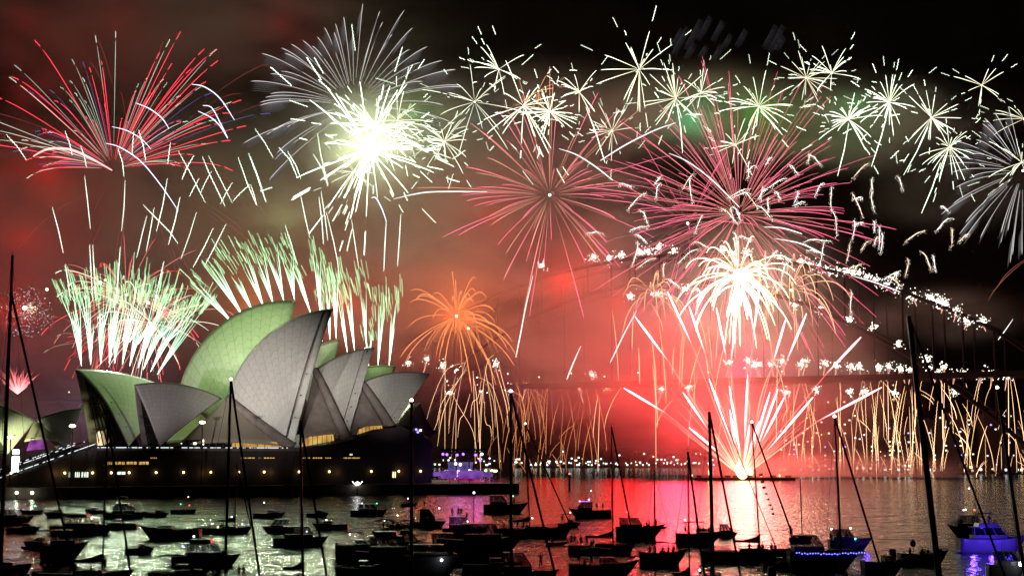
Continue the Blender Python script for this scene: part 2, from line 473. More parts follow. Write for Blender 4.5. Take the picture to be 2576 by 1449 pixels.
# podium
SEA0 = wl(0, 1256)                                   # quay line at the left edge of the view
def Q(s, k, z): return SEA0 + UD * s - UN * k + Vector((0, 0, z))
def s_at(u, k=0.0, z=4.0):                            # distance along the quay at which a column of the view is met
    o = Vector((0, 0, CAMZ)); lo, hi = -200.0, 600.0
    f = lambda s: (lambda P: 1288 + (P.x) * F_ / ((P.y) * cos(PITCH) + (P.z - CAMZ) * sin(PITCH)))(Q(s, k, z))
    for _ in range(50):
        md = (lo + hi) / 2
        if f(md) < u: lo = md
        else: hi = md
    return lo
sL, sR = s_at(240, 14), s_at(1086, 14)
TOPZ = pt(500, 1124, Q(s_at(500, 14), 14, 0).y).z
pod = MB()
prof = [(sL, TOPZ), (s_at(760, 14), TOPZ), (s_at(830, 14), TOPZ + 1), (s_at(890, 14), TOPZ + 3.4), (s_at(960, 14), TOPZ + 7.0), (s_at(1010, 14), TOPZ + 8.0), (s_at(1060, 14), TOPZ + 5), (sR, TOPZ + 2.0)]
out = [(sL, 3.9)] + prof + [(sR, 3.9)]
pod.poly([Q(s, 14, z) for s, z in out], None)
pod.poly([Q(s, 110, z) for s, z in out][::-1], None)
for i in range(len(out)):
    a, b_ = out[i], out[(i + 1) % len(out)]
    pod.poly([Q(a[0], 14, a[1]), Q(a[0], 110, a[1]), Q(b_[0], 110, b_[1]), Q(b_[0], 14, b_[1])])
op(pod.build('podium', GRAN))
# parapet with its dashed light line
b = MB()
b.poly([Q(sL, 13.4, TOPZ), Q(s_at(760, 14), 13.4, TOPZ), Q(s_at(760, 14), 13.4, TOPZ - 1.4), Q(sL, 13.4, TOPZ - 1.4)], .5, UN)
op(b.build('parapet', mat('parapet_concrete', (.12, .10, .10), .8)))
def dash_material():                                   # an LED strip whose lit stretches are uneven
    m = bpy.data.materials.new('handrail_led_strip'); m.use_nodes = True
    t = m.node_tree; t.nodes.clear(); N = t.nodes.new; L = t.links.new
    tc = N('ShaderNodeTexCoord'); mp = N('ShaderNodeMapping'); mp.inputs['Scale'].default_value = (.55, .55, 0)
    L(tc.outputs['Object'], mp.inputs[0]); n = N('ShaderNodeTexNoise'); n.inputs['Scale'].default_value = 1; n.inputs['Detail'].default_value = 2
    L(mp.outputs[0], n.inputs['Vector']); g = N('ShaderNodeMath'); g.operation = 'GREATER_THAN'; g.inputs[1].default_value = .5; L(n.outputs['Fac'], g.inputs[0])
    k = N('ShaderNodeMath'); k.operation = 'MULTIPLY'; k.inputs[1].default_value = 1.2; L(g.outputs[0], k.inputs[0])
    e = N('ShaderNodeEmission'); e.inputs[0].default_value = (.85, .95, 1, 1); L(k.outputs[0], e.inputs[1])
    o = N('ShaderNodeOutputMaterial'); L(e.outputs[0], o.inputs[0]); m.cycles.emission_sampling = 'NONE'; return m
DASH = dash_material()
WLAMP = emis('cold_white_light', (.85, .95, 1), 5); YLAMP = emis('sodium_lamp', (1, .72, .25), 6)
WARM = uneven_glow_material('warm_lit_room', (.25, .10, .02), (1.0, .62, .18), .9, .9)
COLD = uneven_glow_material('cold_lit_room', (.3, .4, .3), (.9, 1, .8), 1.8, .7)
e1 = s_at(720, 14)
b = MB().tube([Q(sL, 12.95, TOPZ - .25), Q(e1, 12.95, TOPZ - .25)], .15, 4)
op(b.build('handrail_light', DASH))
# windows in the podium wall
def opening(u0, u1, v0, v1, m, k=13.9, name='window', bars=0):
    y = Q(s_at((u0 + u1) / 2, k), k, 0).y
    z1, z0 = pt(u0, v0, y).z, pt(u0, v1, y).z; a, c = s_at(u0, k), s_at(u1, k)
    o = MB().poly([Q(a, k, z0), Q(c, k, z0), Q(c, k, z1), Q(a, k, z1)], .1, UN).build(name, m); op(o)
    fr = MB(); n = max(1, bars)
    for i in range(n + 1):
        q = Q(lerp(a, c, i / n), k - .12, z0); fr.tube([q, q + Vector((0, 0, z1 - z0))], .16, 4)
    for z in (z0, z1): fr.tube([Q(a, k - .12, z), Q(c, k - .12, z)], .16, 4)
    f = fr.build('frame', DARKG); f.parent = o
    return o
for (u0, u1) in ((265, 281), (285, 313), (316, 343), (347, 373)): opening(u0, u1, 1160, 1169, WARM, bars=3)
for (u0, u1) in ((376, 393), (604, 640), (648, 656), (662, 690), (760, 779), (785, 810), (816, 832), (862, 905)): opening(u0, u1, 1149, 1154, WARM, bars=4)
opening(293, 315, 1185, 1194, COLD, bars=2)
for (u0, u1) in ((171, 178), (187, 200), (203, 222)): opening(u0, u1, 1186, 1201, COLD, bars=3)
opening(986, 996, 1185, 1202, uneven_glow_material('open_doorway', (.6, .5, .2), (1, .9, .5), 1.8), bars=2)
opening(878, 886, 1140, 1146, COLD, bars=2)
# foyers glowing under the shells
def foyer(pts, m, k, label=None):
    P = [on_plane(u, v, FRONT0 + UN * k, UN) for u, v in pts]
    o = MB().poly(P, .3, UN).build('foyer_window', m); op(o)
    if label: o['label'] = label
    for i in range(7):
        t = (i + .5) / 7; u = lerp(pts[0][0], pts[1][0], t)
        a, c = on_plane(u, max(p[1] for p in pts), FRONT0 + UN * (k + .4), UN), on_plane(u, min(p[1] for p in pts) + 3, FRONT0 + UN * (k + .4), UN)
        f = MB().tube([a, c], .14, 4).build('mullion', DARKG); f.parent = o
FW = uneven_glow_material('amber_foyer', (.30, .13, .02), (.95, .58, .16), .9, .25)
foyer([(583, 1124), (712, 1124), (700, 1112), (585, 1112)], FW, 15.5, 'low amber foyer window beneath the tallest grey shell')
foyer([(757, 1124), (840, 1108), (838, 1092), (780, 1098), (765, 1106)], FW, 16, 'amber foyer opening between the tall shells')
foyer([(897, 1098), (962, 1078), (960, 1070), (922, 1072), (903, 1080)], FW, 14, 'amber foyer opening under the rightmost shell')
foyer([(450, 1122), (570, 1122), (560, 1106), (470, 1106)], GL_D, 14, 'dark lounge glazing beside the lamp post')
for (u, v, w, h) in ((487, 1112, 7, 6), (510, 1105, 3, 14), (455, 1114, 3, 2)):
    P = [on_plane(u + a, v + c, FRONT0 + UN * 14.8, UN) for a, c in ((0, 0), (w, 0), (w, h), (0, h))]
    op(MB().poly(P, .1, UN).build('lit_panel', emis('lit_panel', (1, .95, .7), 2.5)))
# ribs at the foot of the left mouth, warm floodlight put into their glow
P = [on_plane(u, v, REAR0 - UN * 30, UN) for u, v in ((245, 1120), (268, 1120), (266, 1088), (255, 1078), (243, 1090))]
op(MB().poly(P, .4, UN).build('glowing_rib', uneven_glow_material('rib_painted_glow', (.7, .45, .2), (1, .85, .55), 1.6, .5)))
# prow of glass at the harbour end
pr = [on_plane(u, v, FRONT0, UN) for u, v in ((1038, 1015), (1052, 1050), (1068, 1080), (1086, 1086), (1060, 1100), (990, 1082))]
op(MB().poly(pr, 16, UN).build('glass_prow', mat('copper_glass', (.10, .05, .04), .25, metal=.5)))
for i in range(8):
    a, c = on_plane(1036 + i * 2, 1018 + i * 8, FRONT0 + UN * 8.2, UN), on_plane(1000 + i * 8, 1080, FRONT0 + UN * 8.2, UN)
    op(MB().tube([a, c], .2, 4).build('prow_rib', DARKG))
for (u, v, c) in ((1047, 1080, (.2, .15, 1)), (1051, 1087, (.2, .15, 1)), (1058, 1082, (.9, .9, 1)), (1054, 1104, (1, .2, .25))):
    op(MB().ball(on_plane(u, v, FRONT0 + UN * 9, UN), .45, 6, 4).build('spot_lamp', emis('spot_lamp', c, 5)))
# globe lamps along the wall of the lower walk
for i, u in enumerate((81, 163, 279, 396, 461, 510, 598, 626, 694, 743, 832, 866, 934, 1008, 1080)):
    pass
for u in (25, 162, 232, 279, 324, 392, 461, 530, 600, 664, 752, 828, 934, 1003, 1058):
    s = s_at(u, 13.2); p = Q(s, 13.2, 8.6)
    o = MB().ball(p, .42, 8, 5).build('wall_lamp', YLAMP); op(o)
    br = MB().tube([p - UN * .8, p], .1, 4).build('bracket', DARKG); br.parent = o
for o in OP:
    o.parent = opera
    o.matrix_parent_inverse = Matrix.Translation(-opera.location)
    if o.type == 'MESH' and o.data.name.startswith('window'): pass
for s in list(range(20, 200, 26)):
    lamp('wall_lamp_light', Q(s, 12.4, 8.4), (1, .62, .22), 60, .3)
# the point: quay and lower walk
QUAY = mat('quay_stone', (.09, .065, .055), .85, var=.3, scale=.3, bump=.4)
sE_ = s_at(1306, 0)
b = MB()
def slab(b, s0, s1, k0, k1, z0, z1):
    P = [Q(s0, k0, z0), Q(s1, k0, z0), Q(s1, k1, z0), Q(s0, k1, z0), Q(s0, k0, z1), Q(s1, k0, z1), Q(s1, k1, z1), Q(s0, k1, z1)]
    n = len(b.v); b.v += [tuple(p) for p in P]
    b.f += [(n, n+3, n+2, n+1), (n+4, n+5, n+6, n+7), (n, n+1, n+5, n+4), (n+1, n+2, n+6, n+5), (n+2, n+3, n+7, n+6), (n+3, n, n+4, n+7)]
slab(b, -140, sE_, 0, 150, -2, 3.8)
tag(b.build('quay', QUAY), kind='structure')
# monumental steps on the left
steps = empty('grand_staircase', Q(sL, 14, 3.8), 0, 'wide stone staircase climbing to the podium with rows of white handrail lights', 'staircase')
n = 24; b = MB(); s0 = s_at(-40, 14)
for i in range(n):
    slab(b, lerp(s0, sL, i / n), sL - .05, 14.05, 100, 3.85 + (TOPZ - 4.1) * i / n, 3.85 + (TOPZ - 4.1) * (i + 1) / n)
st = b.build('stairs', mat('stair_granite', (.10, .08, .08), .8)); st.parent = steps; st.matrix_parent_inverse = Matrix.Translation(-steps.location)
for k, z in ((13.8, 1.2), (34, 2.2), (58, 1.6)):
    f = lambda t: Q(lerp(s0, sL, t), k, 4 + z + (TOPZ - 4) * t)
    r = MB().tube([f(0), f(1)], .15, 4).build('handrail_light', DASH); r.parent = steps; r.matrix_parent_inverse = Matrix.Translation(-steps.location)
# restaurant shells at the far left
R0 = FRONT0 - UN * 2 - UD * 8
rest = empty('restaurant', R0, 0, 'low restaurant pavilion with two small green lit sail shells left of the steps', 'restaurant')
RP = []
for T, R, Fp, lb in (((-70, 1010), (88, 1058), (20, 1142), 'left sail cut off by the frame edge'), ((209, 1026), (86, 1058), (165, 1128), 'right sail leaning toward the big halls')):
    o, rows = sphere_shell('shell', T, R, Fp, R0, 10, 60, None, label=lb, n=16, m=14); RP.append(o)
RP.append(curved_tri('side_shell', on_plane(88, 1060, R0, UN), on_plane(62, 1112, R0 + UN * 9, UN), on_plane(150, 1112, R0 + UN * 9, UN), 1.2, None, TILE))
P = [on_plane(u, v, R0 + UN * 9.5, UN) for u, v in ((66, 1134), (118, 1128), (112, 1100), (78, 1101))]
RP.append(MB().poly(P, .3, UN).build('dining_room_window', uneven_glow_material('magenta_lit_room', (.06, .02, .08), (.55, .12, .6), .8, .35)))
for o in RP: o.parent = rest; o.matrix_parent_inverse = Matrix.Translation(-rest.location)
# floodlights on the sails, plus an added spot on the restaurant shells
def flood(u, v, frm, col, power, ang, blend=.9):
    tgt = pt(u, v, 590); d = bpy.data.lights.new('sail_flood_or_fill', 'SPOT'); d.energy = power; d.color = col
    d.spot_size = RAD(ang); d.spot_blend = blend; d.shadow_soft_size = 2
    o = bpy.data.objects.new('sail_flood_or_fill', d); COL.objects.link(o); o.location = frm
    o.rotation_euler = (tgt - Vector(frm)).to_track_quat('-Z', 'Y').to_euler()
FL = (1, .93, .88)
flood(700, 930, (-190, 380, 14), FL, 1.05e6, 13)
flood(680, 990, (-110, 330, 12), FL, .8e6, 16)
flood(430, 1010, (-190, 380, 14), (1, .88, .95), .5e6, 13)
flood(850, 980, (-60, 400, 10), FL, .6e6, 12)
flood(980, 1000, (-20, 420, 10), (1, .95, .9), .45e6, 12)
for (u, v, Y_) in ((300, 790, 705), (640, 705, 715), (880, 830, 735)):
    lamp('comet_light', pt(u, v, Y_), (.80, 1, .66), .24e6, 3)
flood(120, 1090, (-170, 420, 8), (.85, 1, .50), 1.6e6, 9)  # spot added to tint the restaurant shells green-gold
# green glare of the comets the rear hall launches
for (u, v, k, p) in ((300, 850, 16, .022), (400, 860, 18, .022), (560, 790, 28, .13), (660, 735, 28, .13), (735, 725, 22, .06), (500, 880, 28, .08), (830, 810, 6, .02), (960, 880, 4, .02)):
    lamp('comet_light', on_plane(u, v, REAR0 + UN * k, UN), (.62, 1, .38), p * 1e6 * .07, 4)
# ------------------------------------------------------------------ harbour bridge
BC = Vector((110, 1048, 0)); BD = Vector((.865, -.5, 0)); BN = Vector((-.5, -.865, 0))
STEEL = mat('bridge_steel', (.010, .010, .012), .7, var=.2, scale=.05, spec=0.05)
def Bp(t, z, k=0): return BC + BD * t + BN * k + Vector((0, 0, z))
bridge = empty('harbour_bridge', Bp(0, 0), 0, 'long dark steel arch bridge half hidden in firework smoke behind the sails', 'bridge')
bridge.location = Bp(0, 0)
def bpart(b, name, m=STEEL):
    o = b.build(name, m); o.parent = bridge; o.matrix_parent_inverse = Matrix.Translation(-bridge.location); return o
DZ = 64
b = MB(); n = len(b.v)
for (t0, t1) in ((-900, 330),):
    P = [Bp(t0, DZ - 2, -24), Bp(t1, DZ - 2, -24), Bp(t1, DZ - 2, 24), Bp(t0, DZ - 2, 24)]
    P += [p + Vector((0, 0, 3.5)) for p in P]; b.v += [tuple(p) for p in P]
    b.f += [(0, 3, 2, 1), (4, 5, 6, 7), (0, 1, 5, 4), (1, 2, 6, 5), (2, 3, 7, 6), (3, 0, 4, 7)]
bpart(b, 'deck')
for k in (-15, 15):
    top = lambda t: 152 - .0012 * t * t; low = lambda t: 134 - .00195 * t * t
    T = [-262 + 524 * i / 28 for i in range(29)]
    b = MB().tube([Bp(t, top(t) if abs(t) < 240 else top(t) - 4, k) for t in T], 1.2, 4)
    bpart(b, 'upper_chord')
    bpart(MB().tube([Bp(t, low(t), k) for t in T], 1.3, 4), 'lower_chord')
    zz = []
    for i, t in enumerate(T): zz += [Bp(t, low(t), k), Bp(t, top(t), k)] if i % 2 == 0 else [Bp(t, top(t), k), Bp(t, low(t), k)]
    bpart(MB().tube(zz, .8, 4), 'arch_web')
    for t in T[2:-2:2]:
        if low(t) > DZ: bpart(MB().tube([Bp(t, low(t), k), Bp(t, DZ, k)], .35, 4), 'hanger')
zz = []
for i in range(40):
    t = -900 + i * 15.5; zz.append(Bp(t, DZ - (3 if i % 2 else 15), 20))
bpart(MB().tube([Bp(-900, DZ - 15, 20), Bp(-290, DZ - 15, 20)], .9, 4), 'approach_chord')
bpart(MB().tube(zz, .8, 4), 'approach_web')
for t in (-300, -420, -540, -660, -780): bpart(MB().box(-4, 4, -22, 22, 0, DZ - 15, Matrix.Translation(Bp(t, 0)) @ Matrix.Rotation(-RAD(30), 4, 'Z')), 'pier')
LMP = emis('street_light', (1, .85, .6), 5)
for i in range(34):
    t = -560 + i * 26; bpart(MB().ball(Bp(t, DZ + 5 + (i * 37 % 5), 22), .55, 6, 4), 'deck_lamp', LMP)
b = MB(); c0 = pt(140, 968, 1290)   # maintenance crane riding the bridge deck
cr = empty('maintenance_crane', c0, 0, 'small maintenance crane standing on the bridge at the far left', 'crane')
cr.location = Bp(-480, DZ + 1.5, 20)
MB().tube([(-6, 0, 0), (0, 0, 12), (6, 0, 0)], .6, 4).build('leg_frame', STEEL, cr); MB().tube([(-8, 0, 13), (12, 0, 16)], .9, 4).build('boom', STEEL, cr)
MB().box(-3, 3, -2, 2, 11, 15).build('cab', STEEL, cr)
# ------------------------------------------------------------------ far shores
LAND = mat('dark_bushland', (.03, .035, .025), .9, var=.3, scale=.02)
def hill(pts, Y, name='hill'):
    rows = []; 
    top = [(pt(u, v, Y).x, pt(u, v, Y).z) for u, v in pts]
    XS = [top[0][0] + (top[-1][0] - top[0][0]) * i / 60 for i in range(61)]
    def hz(x):
        for (a, za), (c, zc) in zip(top, top[1:]):
            if a <= x <= c: return lerp(za, zc, (x - a) / (c - a))
        return top[-1][1]
    for j in range(9):
        q = j / 8; rows.append([(x, Y - 90 + 260 * q, max(-1, (hz(x) + 2.5 * sin(x * .09) + U(-1, 1)) * sin(min(1, q * 1.6) * pi / 2)) if j else -1) for x in XS])
    o = MB().grid(rows).build(name, LAND, smooth=True); tag(o, kind='structure'); return o
hill([(-100, 1150), (200, 1140), (600, 1135), (1100, 1150), (1400, 1128), (1560, 1120), (1700, 1138), (1900, 1150), (2100, 1140)], 1800)
hill([(1930, 1165), (2050, 1135), (2200, 1128), (2400, 1120), (2700, 1110)], 1290)
WALLM = [mat('tower_wall', c, .8, var=.1, scale=.05) for c in ((.07, .065, .06), (.05, .05, .06), (.08, .06, .05))]
LITS = [emis('lit_window', c, 2.2, False) for c in ((1, .75, .4), (1, .9, .7), (.75, .9, 1), (.9, 1, .6), (.4, .35, 1))]
random.seed(11)
place = ('left of the tilted grey mast', 'between the two tall leaning masts', 'near the right edge')
kinds = ('slab block', 'square tower', 'stepped block', 'narrow tower', 'broad block')
us = [1985, 2010, 2038, 2062, 2090, 2108, 2133, 2160, 2188, 2214, 2236, 2262, 2290, 2322, 2348, 2372, 2396, 2426, 2452, 2478, 2500, 2528, 2556, 2584]
for i, u in enumerate(us):
    h = U(22, 48) + (22 if u in (2108, 2133, 2062) else 0); w = U(13, 24); d = U(12, 20); Y = U(1180, 1300)
    g = pt(u, 1190, Y); base = Vector((g.x, Y, 2))
    e = empty('apartment_tower', base, U(-.3, .3), '%s %s with scattered lit windows %s, number of lit floors %s' % (('dark', 'brown', 'grey')[i % 3], kinds[i % 5], place[0 if u < 2330 else 1 if u < 2480 else 2], ('low', 'high')[h > 40]), 'building', 'lit apartment blocks on the right shore')
    MB().box(-w/2, w/2, -d/2, d/2, 0, h).build('wall', WALLM[i % 3], e)
    MB().box(-w/4, w/4, -d/4, d/4, h, h + 3).build('roof_plant', WALLM[i % 3], e)
    nx, nz = int(w / 3.4), int(h / 3.4); cells = [(a, c) for a in range(nx) for c in range(nz)]; random.shuffle(cells)
    for a, c in cells[:int(len(cells) * U(.14, .30))]:
        x = -w/2 + (a + .5) * w / nx; z = (c + .5) * h / nz
        MB().box(x - .7, x + .7, -d/2 - .12, -d/2 + .1, z - .55, z + .55).build('window', random.choice(LITS), e)
    e['label'] = '%s %s on the right shore, %s' % (('dark', 'brown', 'grey')[i % 3], kinds[i % 5], ('topped by many small lit windows', 'with few lit windows', 'with warm scattered windows')[i % 3])
random.seed(5)
HM = [emis('shore_lamp', c, 3.0, False) for c in ((1, .9, .6), (.6, 1, .8), (1, 1, 1), (1, .7, .35), (.75, .85, 1))]
def house(u, v, Y, lab, grp):
    p = pt(u, v, Y); e = empty('house', (p.x, Y, max(1, p.z - 3)), U(-.5, .5), lab, 'house', grp)
    w = U(4, 7); MB().box(-w, w, -3.5, 3.5, 0, 4.5).build('wall', WALLM[i % 3], e)
    MB().poly([(-w - .4, -4, 4.5), (w + .4, -4, 4.5), (w + .4, 0, 7), (-w - .4, 0, 7)]).poly([(-w - .4, 0, 7), (w + .4, 0, 7), (w + .4, 4, 4.5), (-w - .4, 4, 4.5)]).build('roof', WALLM[(i + 1) % 3], e)
    for q in range(random.choice((1, 1, 2))):
        x = U(-w + 1, w - 1); MB().box(x - .9, x + .9, -3.75, -3.4, 1.6, 3.2).build('window', random.choice(HM), e)
for i in range(95):
    u = U(1330, 1800) if i < 75 else U(1090, 1340); v = 1170 - abs(random.gauss(0, 1)) * 13
    house(u, min(1172, max(1122, v)), 1712 - (v - 1170) * 1.5 * -1 * 0, 'small shore house with a lit window seen across the far bay', 'houses with lit windows on the far hillside')
for i in range(30): house(U(1960, 2576), U(1168, 1190), 1165, 'waterfront house with a bright lit window below the apartment blocks', 'waterfront houses under the right hand towers')
for i in range(24):   # lamps on poles along the far promenade
    u = 1345 + i * 19 + U(-4, 4); p = pt(u, 1168, 1700)
    e = empty('street_lamp', (p.x, 1700, 0), 0, 'tiny white street lamp in the row along the far shoreline', 'street lamp', 'street lamps along the far shoreline')
    MB().tube([(0, 0, 0), (0, 0, 5)], .2, 4).build('pole', STEEL, e); MB().ball((0, 0, 5.4), .75, 6, 4).build('lamp_globe', HM[i % 3], e)
# ------------------------------------------------------------------ point: show stage, lamp posts, wall tents
VIO = emis('violet_stage_light', (.30, .12, 1), 3.5); VI2 = emis('purple_wash', (.42, .12, .9), 1.3); BLK = mat('black_truss', (.02, .02, .022), .5, metal=.7)
stage = empty('outdoor_stage', Q(s_at(1165, 14), 14, 3.8), 0, 'temporary concert stage with black lighting truss and violet lights on the point', 'stage')
def stg(b, name, m): 
    o = b.build(name, m); o.parent = stage; o.matrix_parent_inverse = Matrix.Translation(-stage.location); return o
def SP(u, v, k=14): s = s_at(u, k); y = Q(s, k, 0).y; p = Q(s, k, 0); p.z = pt(u, v, y).z; return p
for u in (1112, 1148, 1180, 1214):
    stg(MB().tube([SP(u, 1205), SP(u, 1130)], .35, 4), 'truss_leg', BLK)
for v in (1131, 1139):
    stg(MB().tube([SP(1106, v), SP(1226, v)], .4, 4), 'truss_beam', BLK)
zz = [SP(1106 + i * 6, 1131 if i % 2 else 1139) for i in range(21)]
stg(MB().tube(zz, .22, 4), 'truss_web', BLK)
zz = [SP(1106 + i * 6, 1131 if i % 2 else 1139, 26) for i in range(21)]
stg(MB().tube(zz, .22, 4), 'truss_web', BLK)
for u, v in ((1114, 1142), (1124, 1143), (1150, 1144), (1165, 1142), (1196, 1144), (1212, 1142), (1208, 1158), (1146, 1166), (1158, 1168)):
    stg(MB().ball(SP(u, v, 13.5), .55, 6, 4), 'stage_lamp', VIO if int(u) % 3 else emis('white_spot', (.9, .9, 1), 6))
stg(MB().poly([SP(1126, 1162, 20), SP(1190, 1162, 20), SP(1186, 1190, 20), SP(1130, 1190, 20)], .3, UN), 'backdrop', uneven_glow_material('stage_backdrop', (.05, .03, .12), (.35, .25, .75), .9, .15))
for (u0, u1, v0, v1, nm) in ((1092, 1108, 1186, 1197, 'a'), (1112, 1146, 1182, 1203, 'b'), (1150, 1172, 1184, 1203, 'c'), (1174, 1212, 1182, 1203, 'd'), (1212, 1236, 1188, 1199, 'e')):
    t = MB().poly([SP(u0, v1, 5), SP(u1, v1, 5), SP(u1, v0 + 2, 5), SP((u0 + u1) / 2, v0, 5), SP(u0, v0 + 2, 5)], 2.5, UN).build('hoarding', uneven_glow_material('purple_hoarding', (.06, .02, .12), (.30, .10, .62), .9, .25))
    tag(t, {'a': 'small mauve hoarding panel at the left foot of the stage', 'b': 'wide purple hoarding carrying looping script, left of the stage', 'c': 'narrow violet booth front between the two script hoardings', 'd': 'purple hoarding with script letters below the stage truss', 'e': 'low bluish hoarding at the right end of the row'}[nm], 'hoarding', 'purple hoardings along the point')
def script(text, u, v, size, k=4.2):
    cu = bpy.data.curves.new('script_lettering', 'FONT'); cu.body = text; cu.size = size; cu.extrude = .05; cu.shear = .45; cu.align_x = 'CENTER'
    cu.offset = .06
    o = bpy.data.objects.new('script_lettering', cu); COL.objects.link(o)
    dg = bpy.context.evaluated_depsgraph_get(); me = bpy.data.meshes.new_from_object(o.evaluated_get(dg)); bpy.data.objects.remove(o)
    o = bpy.data.objects.new('script_lettering', me); COL.objects.link(o)
    me.materials.clear(); me.materials.append(emis('script_glow', (.85, .55, 1), 1.6))
    M = Matrix((UD, Vector((0, 0, 1)), UN)).transposed().to_4x4(); M.translation = SP(u, v, k); o.matrix_world = M
    return o
for hb, lines in (('wide purple hoarding carrying looping script, left of the stage', (('You all', 1133, 1192, 2.2), ('Today', 1134, 1201, 2.2))), ('purple hoarding with script letters below the stage truss', (('Sunny', 1194, 1192, 2.2), ('Time', 1198, 1201, 2.2)))):
    h = [o for o in COL.objects if o.get('label') == hb][0]
    for (tx, u, v, sz) in lines:
        o = script(tx, u, v, sz); mw = o.matrix_world.copy(); o.parent = h; o.matrix_world = mw
GLOBE = emis('globe_lamp', (1, .95, .45), 4)
for u, v, lb in ((1131, 1186, 'left of the stage'), (1154, 1186, 'at the left truss leg'), (1181, 1183, 'under the truss middle'), (1187, 1185, 'just right of the truss middle'), (1222, 1183, 'at the right truss leg'), (1237, 1183, 'right of the stage'), (1243, 1184, 'second right of the stage'), (1248, 1184, 'rightmost on the point')):
    p = SP(u, v, 7); e = empty('lamp_post', (p.x, p.y, 3.8), 0, 'short lamp post with yellow globe ' + lb, 'lamp post', 'globe lamp posts on the point')
    MB().tube([(0, 0, 0), (0, 0, p.z - 4.2)], .12, 5).build('pole', BLK, e); MB().ball((0, 0, p.z - 3.8), .48, 8, 5).build('lamp_globe', GLOBE, e)
lamp('stage_light', SP(1150, 1180, 8), (.35, .12, 1), 1100, 1); lamp('stage_light', SP(1200, 1180, 8), (.35, .12, 1), 1100, 1)
# crowd along the parapets of the point: tiny figures
# tall lamp posts of the forecourt
PO = emis('post_lamp', (1, .82, .5), 14)
def lamp_post(u, vtop, Y, lab, hd=1.2, m=PO, zb=4):
    p = pt(u, vtop, Y); e = empty('lamp_post', (p.x, p.y, zb), 0, lab, 'lamp post')
    MB().tube([(0, 0, 0), (0, 0, p.z - zb)], .22, 6).build('pole', BLK, e)
    MB().tube([(-hd * 1.4, 0, p.z - zb + .5), (hd * 1.4, 0, p.z - zb + .5)], .12, 4).build('cross_arm', BLK, e)
    MB().ball((0, 0, p.z - zb), .75, 8, 5, (1.5, 1, .7)).build('lamp_head', m, e)
lamp_post(509, 1062, Q(s_at(509, 6), 6, 0).y, 'slim lamp post with warm head before the left grey shell')
lamp_post(182, 1071, Q(s_at(182, 6), 6, 0).y, 'tall lamp post with warm head left of the glass mouth')
lamp_post(27, 1099, Q(s_at(27, 6), 6, 0).y, 'thin pale lamp post in front of the restaurant shells')
# lit info pillar
p = Q(s_at(37, 20), 20, 0); q = pt(37, 1147, p.y)
e = empty('sign_pillar', (p.x, p.y, 3.9), 0, 'bright white illuminated pillar at the foot of the small restaurant shells', 'sign')
MB().box(-1.3, 1.3, -.4, .4, 0, q.z - 6).build('plinth', BLK, e); MB().box(-1.2, 1.2, -.45, .45, q.z - 9.5, q.z - 4).build('light_panel', WLAMP, e); MB().box(-1, 1, -.45, .45, q.z - 3.3, q.z - 1.6).build('light_cap', WLAMP, e)
for u, v in ((42, 1239), (81, 1239)):
    p = pt(u, v, Q(s_at(u, -2), -2, 0).y); e = empty('wharf_light', (p.x, p.y, 0), 0, 'white lamp on the low wharf at far left, %s of the pair' % ('left' if u < 60 else 'right and brighter'), 'lamp', 'wharf lamps')
    MB().tube([(0, 0, -.5), (0, 0, p.z)], .15, 5).build('pole', BLK, e); MB().ball((0, 0, p.z), .5, 8, 5).build('lamp_globe', emis('wharf_lamp', (.9, 1, .7), 20), e)
p = pt(899, 1216, Q(s_at(899, -1), -1, 0).y)
e = empty('quay_light', (p.x, p.y, 0), 0, 'bright white floodlight with two struts on the quay face under the podium', 'lamp')
MB().ball((0, 0, p.z), .7, 8, 5).build('lamp_globe', emis('quay_lamp', (1, 1, .95), 15), e)
for sx in (-1, 1): MB().tube([(sx * .9, 0, p.z - .3), (sx * 1.9, 0, p.z + .9)], .12, 4).build('strut', WLAMP, e)
MB().tube([(0, 0, -.5), (0, 0, p.z - .4)], .2, 5).build('pole', BLK, e)
# navigation beacon
p = wl(1433, 1232); e = empty('channel_marker', p, 0, 'dark pile beacon with a small red light standing alone in the channel', 'beacon')
MB().tube([(0, 0, -1), (0, 0, 4.2)], [.55, .5], 8).build('pile', BLK, e); MB().box(-.9, .9, -.9, .9, 4.2, 4.5).build('platform', BLK, e)
MB().tube([(0, 0, 4.5), (0, 0, 6.6)], .32, 6).build('mast', BLK, e); MB().box(-.7, .7, -.7, .7, 5.2, 5.9).build('cage', BLK, e)
MB().ball((0, 0, 6.9), .35, 8, 5).build('lamp_globe', emis('red_beacon', (1, .08, .05), 8), e)
# firework barge
p = wl(1868, 1207); e = empty('firework_barge', p, 0, 'low flat barge firing the red fan, small fires along its deck', 'barge')
MB().box(-30, 30, -7, 7, -.5, 1.6).build('hull', BLK, e)
for x in (-26, -9, -4, 2, 4, 18, 27): MB().box(x - 1.5, x + 1.5, -2, 2, 1.6, 2.8).build('mortar_rack', BLK, e)
FI = emis('muzzle_fire', (1, .62, .2), 10)
for x, h in ((-19, 5), (-2, 8), (2, 6), (5, 5), (-30, 1.4), (11, 1.4), (22, 1.4)): MB().ball((x, 0, 2 + h / 2), h / 4, 8, 6, (1, 1, 2)).build('flame', FI, e)
